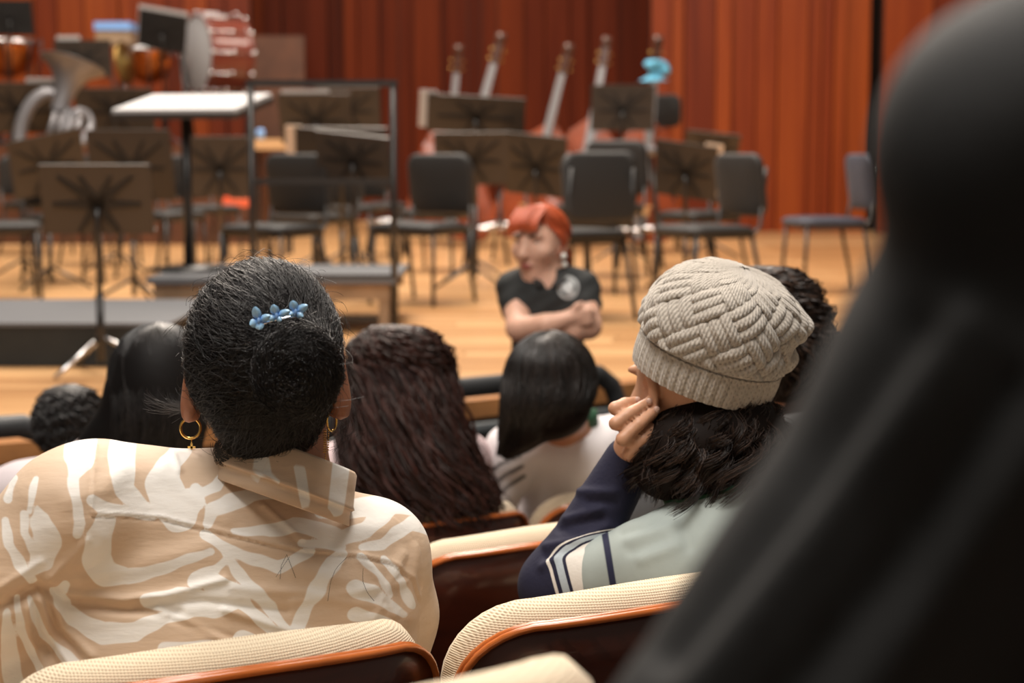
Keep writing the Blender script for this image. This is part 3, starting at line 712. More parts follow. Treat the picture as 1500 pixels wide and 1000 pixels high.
def nets(D, l, h):
    S = D < 0
    c = [S[i:S.shape[0]-1+i, j:S.shape[1]-1+j, k:S.shape[2]-1+k] for i in (0, 1) for j in (0, 1) for k in (0, 1)]
    cnt = sum(a.astype(np.int8) for a in c); act = (cnt > 0) & (cnt < 8)
    idx = np.full(act.shape, -1, np.int32); I = np.argwhere(act); idx[act] = np.arange(len(I))
    acc = np.zeros((len(I), 3)); num = np.zeros(len(I))
    cor = [(i, j, k) for i in (0, 1) for j in (0, 1) for k in (0, 1)]
    vals = np.stack([D[I[:, 0]+i, I[:, 1]+j, I[:, 2]+k] for i, j, k in cor], 1)
    for a in range(8):
        for b in range(a+1, 8):
            df = np.array(cor[b])-np.array(cor[a])
            if np.abs(df).sum() != 1: continue
            va, vb = vals[:, a], vals[:, b]; m = (va < 0) != (vb < 0)
            t = np.where(m, va/np.where(m, va-vb, 1), 0)
            acc += np.where(m[:, None], np.array(cor[a])+t[:, None]*df, 0); num += m
    V = l + h*(I + acc/num[:, None]); F = []
    for ax in range(3):
        sl0 = [slice(None)]*3; sl1 = [slice(None)]*3; sl0[ax] = slice(0, -1); sl1[ax] = slice(1, None)
        a, b = S[tuple(sl0)], S[tuple(sl1)]
        o1, o2 = [(1, 2), (2, 0), (0, 1)][ax]
        E = np.argwhere(a != b); ok = (E[:, o1] > 0) & (E[:, o2] > 0) & (E[:, o1] < S.shape[o1]-1) & (E[:, o2] < S.shape[o2]-1); E = E[ok]
        if not len(E): continue
        def at(d1, d2):
            q = E.copy(); q[:, o1] -= d1; q[:, o2] -= d2; return idx[q[:, 0], q[:, 1], q[:, 2]]
        Q = np.stack([at(1, 1), at(0, 1), at(0, 0), at(1, 0)], 1)
        fl = ~a[E[:, 0], E[:, 1], E[:, 2]]; Q[fl] = Q[fl][:, ::-1]; F.append(Q)
    F = np.concatenate(F); return V, F[(F >= 0).all(1)]
def normals(V, F):
    n = np.zeros_like(V); fn = np.cross(V[F[:, 2]]-V[F[:, 0]], V[F[:, 3]]-V[F[:, 1]])
    for k in range(4): np.add.at(n, F[:, k], fn)
    return n/(np.linalg.norm(n, axis=1)[:, None]+1e-12)
def smooth_mesh(V, F, it=2):
    for _ in range(it):
        a = np.zeros_like(V); c = np.zeros(len(V))
        for k in range(4):
            i, j = F[:, k], F[:, (k+1) % 4]
            np.add.at(a, i, V[j]); np.add.at(c, i, 1); np.add.at(a, j, V[i]); np.add.at(c, j, 1)
        V = V*.5 + .5*a/np.maximum(c, 1)[:, None]
    return V
def keep(V, F, mask):
    """keep the faces whose four corners are in mask"""
    f = F[mask[F].all(1)]; u, inv = np.unique(f, return_inverse=True); return V[u], inv.reshape(f.shape), u
def polyline_field(px, py, strokes):
    """max over strokes of (half width - distance), all in the same units"""
    best = np.full(len(px), -1e3)
    for st in strokes:
        for (x0, y0, w0), (x1, y1, w1) in zip(st[:-1], st[1:]):
            vx, vy = x1-x0, y1-y0; L2 = max(1e-6, vx*vx+vy*vy)
            t = np.clip(((px-x0)*vx+(py-y0)*vy)/L2, 0, 1)
            best = np.maximum(best, (w0+(w1-w0)*t)/2 - np.hypot(px-x0-t*vx, py-y0-t*vy))
    return best
def strands(P, rad, sides=3):
    """P (N,K,3) -> tube mesh for N strands; rad scalar, (N,), (K,) or (N,K)"""
    N, K, _ = P.shape; rad = np.broadcast_to(rad, (N, K)) if np.ndim(rad) != 1 or len(rad) == K else np.broadcast_to(np.asarray(rad)[:, None], (N, K))
    t = np.gradient(P, axis=1); t /= np.linalg.norm(t, axis=2)[..., None]+1e-12
    ref = np.zeros_like(t); ref[..., 1] = 1.0; al = np.abs(t[..., 1]) > .95; ref[al] = (1, 0, 0)
    u = np.cross(t, ref); u /= np.linalg.norm(u, axis=2)[..., None]+1e-12; v = np.cross(t, u)
    an = 2*np.pi*np.arange(sides)/sides
    V = P[:, :, None, :] + rad[:, :, None, None]*(np.cos(an)[None, None, :, None]*u[:, :, None, :] + np.sin(an)[None, None, :, None]*v[:, :, None, :])
    base = (np.arange(N)*K*sides)[:, None, None] + (np.arange(K-1)*sides)[None, :, None]; k = np.arange(sides)[None, None, :]; k2 = (k+1) % sides
    F = np.stack([base+k, base+k2, base+sides+k2, base+sides+k], -1).reshape(-1, 4)
    return V.reshape(-1, 3), F
def rotm(M): return np.array(M.to_3x3())
RNG = np.random.default_rng(7)
def hair_mat(name, c0, c1, rough=.38, spec=.5):
    m = bpy.data.materials.new(name); m.use_nodes = True; nt = m.node_tree; b = nt.nodes['Principled BSDF']
    g = nt.nodes.new('ShaderNodeNewGeometry'); rp = nt.nodes.new('ShaderNodeValToRGB'); e = rp.color_ramp.elements
    e[0].color = (*c0, 1); e[1].color = (*c1, 1); e[0].position = .35
    nt.links.new(g.outputs['Random Per Island'], rp.inputs['Fac']); nt.links.new(rp.outputs['Color'], b.inputs['Base Color'])
    b.inputs['Roughness'].default_value = rough; b.inputs['Specular IOR Level'].default_value = spec; return m
def cap_axis(c, r, k=1.02):
    return [(np.array(c)+np.array((0, 0, r[2]*k*math.cos(R(f)))), r[0]*k*math.sin(R(f))) for f in (3, 22, 42, 62, 82)]
def skin(name, c):
    m = mat(name, c, .45, 0, .4, bump=.05, bscale=400, var=.08, vscale=30)
    b = m.node_tree.nodes['Principled BSDF']; b.inputs['Subsurface Weight'].default_value = .12; b.inputs['Subsurface Radius'].default_value = (.012, .005, .003); b.inputs['Subsurface Scale'].default_value = .5
    return m
def add_head(s, c, M, sc=1.0, k=.012, ears=True):
    """head facing local +y; c = centre of the skull in world, M = 3x3 rotation"""
    def w(p): return np.array(c) + M @ (np.array(p)*sc)
    s.ell(w((0, -.005, .015)), np.array((.073, .092, .092))*sc, M, k)
    s.ell(w((0, .035, -.03)), np.array((.060, .062, .080))*sc, M, .03)
    s.cone(w((0, .045, -.085)), .032*sc, w((0, .068, -.098)), .020*sc, .03)          # chin
    s.cone(w((0, .093, .012)), .009*sc, w((0, .112, -.028)), .0125*sc, .012)         # nose
    for e in (-1, 1):
        s.ell(w((e*.034, .080, .028)), np.array((.024, .014, .008))*sc, M, .012)      # brow
        s.ell(w((e*.033, .098, .010)), np.array((.015, .012, .010))*sc, M, .010, True)   # eye socket
        s.ell(w((e*.042, .062, -.025)), np.array((.026, .026, .024))*sc, M, .02)      # cheek
        s.ell(w((e*.011, .106, -.031)), np.array((.008, .008, .006))*sc, M, .006)      # nostril wing
        if ears:
            s.ell(w((e*.079, -.008, -.008)), np.array((.008, .019, .032))*sc, M, .008)
            s.ell(w((e*.083, -.002, -.004)), np.array((.006, .010, .018))*sc, M, .006, True)
            s.ell(w((e*.076, -.002, -.036)), np.array((.007, .009, .011))*sc, M, .008)
    s.ell(w((0, .094, -.060)), np.array((.022, .010, .0065))*sc, M, .006)
    s.ell(w((0, .091, -.071)), np.array((.019, .010, .006))*sc, M, .006)
    return w
MT['eye_white'] = mat('eye_white', (.75, .72, .68), .2); MT['iris'] = mat('dark_iris', (.02, .012, .008), .15)
MT['lips'] = mat('lips', (.42, .12, .10), .4); MT['brow'] = mat('brow_hair', (.02, .012, .01), .6)
def face_parts(root, w, sc=1.0, M=None, lips='lips'):
    for e in (-1, 1):
        b_ = MB(); b_.ball(w((e*.033, .0735, .010)), .0115*sc, 12, 8)
        eye = b_.build('eye', MT['eye_white'], root, True)
        MB().ball(w((e*.033, .0812, .010)), .0052*sc, 10, 6).build('iris', MT['iris'], eye, False)
        iris = eye.children[0]; me = iris.data
        for v in me.vertices: v.co -= root.location
        MB().tube([w((e*.016, .094, .027)), w((e*.034, .091, .032)), w((e*.054, .077, .027))], [.0035*sc, .004*sc, .002*sc], 6).build('eyebrow', MT['brow'], root, True)
    MB().tube([w((-.022, .093, -.064)), w((-.010, .1005, -.061)), w((0, .102, -.0625)), w((.010, .1005, -.061)), w((.022, .093, -.064))], [.002*sc, .005*sc, .0055*sc, .005*sc, .002*sc], 8).tube([w((-.020, .093, -.066)), w((0, .100, -.0705)), w((.020, .093, -.066))], [.002*sc, .006*sc, .002*sc], 8).build('lips', MT[lips], root, True)
# ------------------------------------------------------------------ seats in use
seat(1, 0, 'beige hall seat carrying the woman in the patterned shirt', .03)
seat(1, 1, 'beige hall seat carrying the person in the knitted beanie', .03)
seat(1, 2, 'beige hall seat beside the beanie wearer, behind the black sleeve', .03)
seat(1, -1, 'beige hall seat left of the woman in the patterned shirt', .03)
seat(0, 0, 'beige hall seat in the row behind the empty gap, only its cushion corner showing', -.178, R(9), -.03)
for k, l in ((0, 'beige hall seat directly in front of the woman in the patterned shirt'), (1, 'empty beige hall seat in front of the beanie wearer elbow'), (2, 'beige hall seat carrying the curly-haired person behind the beanie')): seat(2, k, l, .38)
for k, l in ((0, 'beige hall seat of the long-haired person in the lavender shirt'), (1, 'beige hall seat between the lavender shirt and the dark curls'), (2, 'beige hall seat with dark curls hanging over its back'), (3, 'beige hall seat carrying the girl in the white jersey')): seat(3, k, l, .08)
seat(4, 1, 'front row seat carrying the small curly-haired child', -.08)
seat(-1, 0, 'beige hall seat carrying the person in the black jacket', .04)

def seat_frame(o):
    a = o.rotation_euler[2]; L = np.array(o.location)
    X = np.array((math.cos(a), math.sin(a), 0)); Y = np.array((-math.sin(a), math.cos(a), 0)); Z = np.array((0, 0, 1.))
    return lambda p: L + X*p[0] + Y*p[1] + Z*p[2], a
MT['trousers'] = mat('dark_trousers', (.02, .022, .03), .8)
MT['shoe'] = mat('dark_shoe', (.02, .018, .016), .5)
def legs_mesh(root, L, sc=1.0, m='trousers', dx=0.0, knee=.60):
    s = SDF()
    for e in (-1, 1):
        s.cone(L((e*.09*sc+dx, .20, .54)), .085*sc, L((e*.12*sc, knee*sc, .53)), .062*sc, .03)
        s.cone(L((e*.12*sc, knee*sc, .53)), .060*sc, L((e*.12*sc, knee*sc+.02, .10)), .042*sc, .02)
    s.ell(L((dx, .19, .58)), (.17*sc, .15*sc, .11), None, .04)
    V, F = s.mesh(.014); wpart('trousers', V, F, MT[m], root)
    for e in (-1, 1):
        b = MB(); a0 = L((e*.12*sc, knee*sc-.02, .045)); a1 = L((e*.12*sc, knee*sc+.15, .035))
        b.tube([a0, (np.array(a0)+np.array(a1))/2, a1], [.042, .044, .034], 10).build('shoe', MT['shoe'], root, True)
def seated(name, seat_o, label, headc, yaw, tilt, skin_m, shirt_m, sc=1.0, chest_dx=0, h=.011, collar=None, face=True, headsc=1.0, lean=0.0, strokes=None, knee=.60):
    """generic seated person; headc world centre of skull; yaw = facing of the head"""
    L, a = seat_frame(seat_o); root = empty('person', tuple(np.array(seat_o.location)+np.array((0, 0, 0))))
    root.location = L((0, .3, 0))
    M = rotm(RZ(yaw) @ RX(tilt))
    hc = np.array(headc); body = SDF()
    neck = np.array(L((chest_dx, .19+lean, 1.03*sc)))
    w = add_head(body, hc, M, headsc)
    body.cone(hc+M @ np.array((0, -.02, -.06)), .052, neck+np.array((0, 0, -.02)), .058, .03)
    shirt = SDF()
    for s in (body, shirt):
        g = .0 if s is body else .010
        s.cone(L((chest_dx*.7, .19+lean*.8, .88*sc)), .125+g, L((chest_dx*.3, .20, .62)), .13+g, .05)
        s.cone(L((chest_dx-.17*sc, .19+lean, .945*sc)), .060+g, L((chest_dx+.17*sc, .19+lean, .945*sc)), .060+g, .05)
        for e in (-1, 1):
            s.cone(L((chest_dx+e*.185*sc, .19+lean, .94*sc)), .055+g, L((chest_dx*.5+e*.235*sc, .24+lean*.5, .70)), .043+g, .03)
            if s is body:
                s.cone(L((chest_dx*.5+e*.235*sc, .24+lean*.5, .70)), .040, L((e*.14*sc, .44, .625)), .028, .02)
                hb = np.array(L((e*.13*sc, .47, .62)))
                s.ell(hb, (.036, .046, .020), rotm(RZ(a)), .015)
                for q in range(4):
                    f0 = np.array(L((e*.13*sc+(q-1.5)*.019, .505, .618))); f1 = np.array(L((e*.13*sc+(q-1.5)*.021, .545-.006*abs(q-1.5), .606))); f2 = np.array(L((e*.13*sc+(q-1.5)*.021, .565-.008*abs(q-1.5), .592)))
                    s.chain([f0, f1, f2], [.009, .0085, .0075], .004)
                s.chain([np.array(L((e*.13*sc-e*.03, .46, .62))), np.array(L((e*.13*sc-e*.056, .49, .615))), np.array(L((e*.13*sc-e*.06, .515, .61)))], [.011, .010, .008], .004)
            else: s.cone(L((chest_dx*.5+e*.235*sc, .24+lean*.5, .70)), .052, L((e*.20*sc, .33, .66)), .048, .02)
        if s is shirt: s.cone(neck+np.array((0, 0, -.055)), .082, neck+np.array((0, 0, -.035)), .070, .03)
    body.cone(L((-.08, .20, .56)), .08, L((.08, .20, .56)), .08, .05)
    V, F = body.mesh(h); wpart('body', V, F, skin_m, root)
    V, F = shirt.mesh(h)
    n = normals(V, F); fx = np.sin(V[:, 2]*55+V[:, 0]*25)*np.sin(V[:, 0]*38-V[:, 2]*20); V = V + n*(.003*fx)[:, None]
    sh = wpart('shirt', V, F, shirt_m, root)
    if strokes: set_print(sh, V, strokes)
    legs_mesh(root, L, sc, knee=knee)
    if face: face_parts(root, w, headsc)
    tag(root, label, 'person')
    return root, L, a, w, neck
def set_print(o, V, strokes):
    px, py = proj(V); f = polyline_field(px, py, strokes); f = np.where(normals_y(o, len(V)) < .3, f, -50)
    a_ = o.data.attributes.new('print', 'FLOAT', 'POINT'); a_.data.foreach_set('value', f.astype(np.float32))
def normals_y(o, n):
    q = np.empty(n*3, np.float32); o.data.vertex_normals.foreach_get('vector', q); return q.reshape(-1, 3)[:, 1]
def print_mat(name, c0, c1, rough=.7, soft=1.5):
    m = mat(name, c0, rough, bump=.1, bscale=60); nt = m.node_tree; b = nt.nodes['Principled BSDF']
    at = nt.nodes.new('ShaderNodeAttribute'); at.attribute_name = 'print'; mp = nt.nodes.new('ShaderNodeMapRange'); rp = nt.nodes.new('ShaderNodeValToRGB')
    mp.inputs['From Min'].default_value = -soft; mp.inputs['From Max'].default_value = soft
    rp.color_ramp.elements[0].color = (*c0, 1); rp.color_ramp.elements[1].color = (*c1, 1)
    nt.links.new(at.outputs['Fac'], mp.inputs['Value']); nt.links.new(mp.outputs['Result'], rp.inputs['Fac']); nt.links.new(rp.outputs['Color'], b.inputs['Base Color']); return m
def ringband(c, M, ax, ay, h, th, flare=0.0, n=40, lo=0, hi=360):
    """a standing collar band: inner/outer wall around local z"""
    V = []; F = []
    for i in range(n+1):
        a = R(lo+(hi-lo)*i/n)
        for (f, z) in ((1, -h/2), (1+flare, h/2), (1+flare+th/ax, h/2), (1+th/ax+.02, -h/2)):
            V.append(np.array(c)+M @ np.array((ax*f*math.cos(a), ay*f*math.sin(a), z)))
    for i in range(n):
        for k in range(4): F.append((i*4+k, i*4+(k+1) % 4, i*4+4+(k+1) % 4, i*4+4+k))
    return MB().add(V, F, True)
SK = {'woman': skin('woman_skin', (.30, .125, .07)), 'pale': skin('pale_skin', (.68, .40, .29)), 'light': skin('light_skin', (.58, .31, .19)), 'tan': skin('tan_skin', (.45, .21, .12))}
H_BLACK = hair_mat('black_hair', (.006, .005, .005), (.022, .018, .017), .36)
H_CAP = mat('black_hair_base', (.005, .004, .004), .6, spec=.15)
H_BROWN = hair_mat('dark_brown_curls', (.014, .008, .006), (.075, .042, .028), .38, .4)
H_BROWNCAP = mat('dark_brown_hair_base', (.010, .006, .0045), .6, spec=.12)
H_MAROON = hair_mat('maroon_tinted_curls', (.014, .005, .003), (.052, .017, .012), .45, .25)
H_MARCAP = mat('maroon_hair_base', (.012, .0045, .004), .6, spec=.12)
H_RED = hair_mat('red_dyed_hair', (.40, .065, .018), (.58, .12, .035), .45)

# ------------------------------------------------------------------ woman in the patterned shirt
def woman():
    so = SEAT[(1, 0)]; L, a = seat_frame(so); root = empty('person', L((0, .3, 0)))
    D0 = 2.00
    hc = pt(388, 533, D0); M = rotm(RZ(R(6)) @ RX(R(-6)))
    body = SDF()
    w = add_head(body, hc+np.array((0, .012, -.005)), M, 1.10)
    # ears pushed out past the hair
    for px, py, e in ((279, 574, -1), (498, 570, 1)):
        c = pt(px-e*1, py, D0-.012); body.ell(c, (.0105, .018, .037), rotm(RY(R(e*-10)) @ RZ(R(e*-22))), .006)
        body.cone(pt(px-e*1, py+20, D0-.008), .009, pt(px-e*3, py+33, D0-.006), .009, .008)
        body.ell(pt(px+e*5, py-2, D0-.030), (.005, .010, .022), None, .005, True)
    body.cone(hc+np.array((.004, .01, -.06)), .058, pt(412, 715, 2.03), .064, .03)
    sh = SDF()
    LS, RS = pt(105, 760, 1.90), pt(560, 812, 2.10)
    for s in (body, sh):
        g = -.022 if s is body else 0
        s.chain([pt(152, 738, 1.94), pt(330, 780, 2.01), pt(440, 838, 2.06), pt(540, 808, 2.10)], [.075+g, .085+g, .095+g, .066+g], .04)       # shoulder girdle
        s.ell(pt(322, 890, 2.02), (.245+g, .145+g, .165+g), rotm(RZ(R(20)) @ RY(R(10))), .06)     # back
        s.ell(pt(300, 1030, 2.01), (.255+g, .165+g, .20+g), rotm(RZ(R(24)) @ RY(R(4))), .06)
        s.ell(pt(320, 1250, 2.02), (.25+g, .18+g, .16+g), rotm(RZ(R(26))), .06)
        s.chain([pt(105, 755, 1.905), pt(28, 850, 1.90), pt(-62, 935, 1.95)], [.078+g, .072+g, .060+g], .022)      # left upper arm
        s.chain([pt(-62, 935, 1.95), pt(-30, 1010, 2.15)], [.058+g, .046+g], .02)
        s.chain([pt(560, 812, 2.10), pt(572, 900, 2.13), pt(565, 1040, 2.20)], [.054+g, .055+g, .050+g], .03)    # right upper arm
        s.chain([pt(580, 1040, 2.20), pt(480, 1060, 2.42)], [.05+g, .040+g], .02)
    # forearms and hands (in her lap, hidden by her back)
    for a0, a1 in ((pt(-30, 1010, 2.15), np.array(L((-.12, .48, .66)))), (pt(480, 1060, 2.42), np.array(L((.10, .50, .66))))):
        body.cone(a0, .036, a1, .028, .02); body.ell(a1+np.array((0, .03, 0)), (.036, .046, .02), None, .015)
        for q in range(4): body.chain([a1+np.array(((q-1.5)*.019, .06, 0)), a1+np.array(((q-1.5)*.021, .10, -.01)), a1+np.array(((q-1.5)*.021, .122, -.025))], [.009, .0085, .0075], .004)
        body.chain([a1+np.array((.03, .03, 0)), a1+np.array((.056, .06, -.005)), a1+np.array((.06, .085, -.01))], [.011, .010, .008], .004)
    body.cone(L((-.08, .20, .56)), .08, L((.08, .20, .56)), .08, .05)
    V, F = body.mesh(.0058); wpart('body', V, F, SK['woman'], root)
    face_parts(root, w, 1.10)
    # shirt
    V, F = sh.mesh(.0030); V = smooth_mesh(V, F, 1)
    m_ = V[:, 2] > L((0, 0, .50))[2]; V, F, _ = keep(V, F, m_)
    px, py = proj(V); N = normals(V, F)
    front = V[:, 1] < 2.06
    def ridge(strokes, sg, amp):
        return amp*np.exp(-(np.minimum(0, polyline_field(px, py, [[(x, y, 0) for x, y in s] for s in strokes]))/sg)**2)
    d = np.zeros(len(V))
    d -= ridge([[(-12, 892), (25, 880), (55, 862), (72, 868), (105, 884), (170, 892), (260, 896)]], 8, .007)
    d -= ridge([[(20, 878), (57, 860), (80, 872)]], 11, .007)
    d += ridge([[(95, 868), (180, 878), (240, 872), (330, 848)], [(60, 880), (70, 920), (100, 965), (120, 1000)], [(40, 890), (45, 930), (75, 990)], [(75, 875), (92, 915), (135, 960)], [(230, 893), (300, 922), (345, 942)], [(330, 893), (420, 922), (520, 935)]], 6, .0045)
    d -= ridge([[(50, 885), (58, 925), (88, 985)], [(68, 880), (82, 920), (118, 965)], [(200, 886), (300, 880), (420, 895)], [(250, 905), (340, 935)]], 6, .004)
    d += ridge([[(0, 860), (40, 835), (60, 822)], [(70, 850), (100, 820), (128, 790)], [(255, 668), (262, 690)], [(385, 740), (420, 770), (440, 790)]], 5, .003)
    d += ridge([[(545, 905), (572, 850), (590, 812)], [(600, 905), (603, 850), (612, 800)], [(575, 900), (560, 860), (530, 815)], [(430, 880), (520, 868), (600, 850)], [(340, 860), (450, 870), (560, 890)]], 8, .003)
    d += ridge([[(240, 690), (330, 760)], [(180, 690), (150, 720), (100, 735)], [(470, 770), (560, 775)], [(150, 790), (120, 825)], [(300, 800), (200, 830), (120, 850)], [(430, 830), (540, 860)]], 14, .0025)
    seams = [[(137, 656), (133, 700), (131, 756), (112, 800), (75, 848)], [(131, 756), (180, 757), (235, 761), (330, 784), (430, 808), (520, 816), (570, 826), (602, 850), (614, 880)]]
    d += ridge([[(x+2, y-4) for x, y in s] for s in seams], 3.5, .0018); d -= ridge(seams, 2.2, .0020)
    d += .0012*np.sin(px*.035+py*.05)*np.sin(px*.02-py*.045)
    V = V + N*(d*front)[:, None]
    white = [[(119, 640, 36), (117, 668, 34), (107, 700, 12), (110, 730, 10), (118, 765, 12), (112, 782, 10)], [(180, 645, 30), (178, 690, 29), (182, 716, 22), (198, 732, 18), (222, 748, 10), (240, 758, 6)],
        [(268, 655, 20), (248, 680, 26), (238, 706, 38), (246, 734, 42), (262, 752, 42), (284, 735, 22), (288, 715, 12)], [(330, 690, 8), (316, 712, 12), (290, 723, 12), (262, 730, 16)],
        [(134, 732, 10), (150, 742, 16), (176, 748, 12), (200, 752, 10), (225, 756, 8)], [(155, 760, 22), (146, 786, 28), (140, 816, 32), (152, 838, 30), (187, 845, 18), (240, 832, 12), (308, 808, 9)],
        [(53, 742, 4), (60, 765, 24), (70, 792, 32), (62, 818, 26), (45, 838, 12)], [(34, 752, 8), (36, 780, 9), (50, 806, 10)], [(52, 700, 6), (45, 735, 8), (42, 748, 6)], [(8, 762, 9), (13, 798, 10), (30, 827, 13), (48, 850, 9)],
        [(304, 766, 12), (310, 748, 14), (335, 737, 20), (369, 724, 16), (408, 724, 8)], [(376, 655, 12), (380, 680, 17), (372, 700, 10)], [(384, 670, 8), (402, 700, 12)], [(438, 680, 16), (446, 712, 16), (450, 735, 14)], [(500, 690, 26), (496, 722, 24), (490, 738, 16)],
        [(341, 778, 6), (395, 777, 14), (430, 769, 17), (466, 776, 18), (500, 788, 16), (535, 776, 18), (560, 752, 22), (572, 730, 34), (600, 728, 40)], [(470, 752, 14), (520, 745, 22), (560, 740, 24)], [(500, 800, 10), (440, 795, 8)],  # wide white at the right shoulder is print plus painted-in highlight
        [(628, 775, 14), (603, 766, 16), (580, 780, 14), (560, 796, 12), (530, 802, 8)], [(300, 782, 10), (335, 805, 12), (374, 820, 13), (408, 830, 14), (430, 820, 12), (455, 808, 10)],
        [(500, 812, 12), (488, 826, 20), (474, 842, 14), (466, 860, 20), (452, 880, 14), (432, 925, 15), (400, 930, 8)], [(526, 814, 8), (553, 842, 8), (570, 870, 8)], [(562, 820, 8), (585, 850, 9), (602, 885, 10)],
        [(331, 808, 8), (345, 835, 12), (368, 862, 14), (395, 888, 14), (420, 925, 10)], [(290, 850, 22), (316, 834, 10), (330, 822, 8)], [(310, 840, 10), (340, 868, 14), (374, 900, 14), (410, 935, 12)],
        [(520, 862, 20), (540, 868, 18), (590, 900, 8)], [(215, 880, 16), (260, 880, 30), (310, 886, 30), (350, 872, 26), (310, 858, 20)], [(88, 884, 12), (110, 905, 18), (150, 928, 24), (198, 925, 22), (240, 905, 14), (300, 890, 12)],
        [(24, 880, 6), (30, 920, 10), (60, 980, 10)], [(44, 880, 8), (64, 930, 10), (110, 975, 14)], [(10, 900, 10), (14, 960, 20), (20, 1000, 22)], [(355, 938, 22), (380, 945, 20)], [(95, 855, 8), (85, 870, 12), (100, 884, 10)], [(240, 950, 14), (330, 945, 12)], [(520, 900, 16), (575, 915, 10)], [(20, 700, 8), (12, 730, 8)]]
    white = [[(x, y, w_*1.3+1) for x, y, w_ in s] for s in white]
    fld = polyline_field(px, py, white)+1.6*np.sin(px*.11)*np.sin(py*.13)
    sm = bpy.data.materials.new('beige_cream_print_cotton'); sm.use_nodes = True; nt = sm.node_tree; b = nt.nodes['Principled BSDF']
    at = nt.nodes.new('ShaderNodeAttribute'); at.attribute_name = 'print'; rp = nt.nodes.new('ShaderNodeValToRGB'); mp = nt.nodes.new('ShaderNodeMapRange')
    mp.inputs['From Min'].default_value = -1.0; mp.inputs['From Max'].default_value = 1.0
    nt.links.new(at.outputs['Fac'], mp.inputs['Value']); nt.links.new(mp.outputs['Result'], rp.inputs['Fac'])
    rp.color_ramp.elements[0].color = (.64, .47, .33, 1); rp.color_ramp.elements[1].color = (.84, .81, .76, 1)
    nt.links.new(rp.outputs['Color'], b.inputs['Base Color']); b.inputs['Roughness'].default_value = .62; b.inputs['Sheen Weight'].default_value = .1
    tc = nt.nodes.new('ShaderNodeTexCoord'); nz = nt.nodes.new('ShaderNodeTexNoise'); nz.inputs['Scale'].default_value = 26; nz.inputs['Detail'].default_value = 5
    mpp = nt.nodes.new('ShaderNodeMapping'); mpp.inputs['Rotation'].default_value = (0, R(25), 0); mpp.inputs['Scale'].default_value = (.5, 1, 2.2)
    nt.links.new(tc.outputs['Object'], mpp.inputs['Vector']); nt.links.new(mpp.outputs['Vector'], nz.inputs['Vector'])
    bp_ = nt.nodes.new('ShaderNodeBump'); bp_.inputs['Strength'].default_value = .35; bp_.inputs['Distance'].default_value = .006
    nt.links.new(nz.outputs['Fac'], bp_.inputs['Height']); nt.links.new(bp_.outputs['Normal'], b.inputs['Normal'])
    so_ = wpart('shirt', V, F, sm, root); at_ = so_.data.attributes.new('print', 'FLOAT', 'POINT'); at_.data.foreach_set('value', fld.astype(np.float32))
    SHV = V
    so_['label'] = 'long-sleeved shirt with flowing beige and cream print'
    for s in seams:
        pass
    # collar: upper leaf lofted between traced edges around the neck
    def ring3(pxs, dz, n=48):
        c, ax, ay, Mr = pxs; return [np.array(c)+Mr @ np.array((ax*math.cos(2*math.pi*k/n), ay*math.sin(2*math.pi*k/n), dz)) for k in range(n)]
    Mr = rotm(RY(R(20)) @ RX(R(-14)))
    cc = pt(420, 694, 2.00)
    rings = []
    for ax, ay, dz in ((.072, .066, .026), (.0755, .0695, .029), (.079, .073, .026), (.083, .077, .008), (.088, .082, -.010), (.0905, .0845, -.0135), (.0885, .0825, -.016), (.086, .080, -.0145), (.0875, .0815, -.022), (.091, .085, -.033), (.088, .082, -.034), (.074, .068, .0)):
        rings.append(ring3((cc, ax, ay, Mr), dz))
    V = np.concatenate(rings); n = 48; F = np.array([(i*n+k, i*n+(k+1) % n, (i+1)*n+(k+1) % n, (i+1)*n+k) for i in range(len(rings)-1) for k in range(n)])
    Vw = V; co = wpart('collar', Vw, F, sm, root); px, py = proj(Vw)
    at_ = co.data.attributes.new('print', 'FLOAT', 'POINT'); at_.data.foreach_set('value', polyline_field(px, py, [[(378, 650, 12), (380, 680, 16), (372, 705, 12)], [(390, 672, 8), (404, 705, 12)], [(438, 680, 17), (448, 740, 15)], [(500, 680, 26), (492, 745, 24)], [(320, 655, 14), (300, 672, 14)]]).astype(np.float32))
    legs_mesh(root, L, 1.1)
    # hair cap
    hs = SDF(); hh = hc+np.array((0, -.008, .012))
    hs.ell(hh+np.array((0, .0, .004)), (.0915, .108, .109), None, .02)
    hs.ell(pt(388, 580, D0-.01), (.074, .085, .072), None, .03)
    hs.ell(pt(390, 632, D0-.005), (.046, .066, .030), None, .03)
    hs.ell(pt(284, 652, D0-.01), (.036, .09, .050), None, .02, True).ell(pt(505, 652, D0-.01), (.022, .09, .045), None, .02, True)
    hs.ell(pt(438, 543, D0-.122), (.048, .046, .052), None, .010)
    Vh, Fh = hs.mesh(.005); 
    # face opening: keep the back, top and sides
    loc = (Vh-hc); mk = ~((loc[:, 1] > .055) & (loc[:, 2] < .05)) & ~((np.abs(loc[:, 0]) > .070) & (loc[:, 2] < -.03) & (loc[:, 1] > -.02))
    Vh2, Fh2, _ = keep(Vh, Fh, mk)
    ho = wpart('hair', Vh2, Fh2, H_CAP, root); ho['label'] = 'black hair pulled back into a low bun'
    # strands flowing over the cap to the bun
    Nv = normals(Vh, Fh); rg = np.random.default_rng(3)
    bun = pt(438, 543, D0-.122)
    good = np.where(mk & (np.linalg.norm(Vh-bun, axis=1) > .045))[0]
    def project(Q):          # pull points to the cap surface by ray from an inner axis point
        out = Q.copy(); c = hh+np.array((0, 0, -.01))
        for it in range(2):
            pass
        return out
    n1, K = 6500, 9
    st = Vh[rg.choice(good, n1)]
    from mathutils import kdtree
    kd = kdtree.KDTree(len(Vh))
    for i, v in enumerate(Vh): kd.insert(v, i)
    kd.balance()
    tgt = bun+np.array((0, .03, 0))+rg.normal(0, 1, (n1, 3))*np.array((.028, .006, .028))
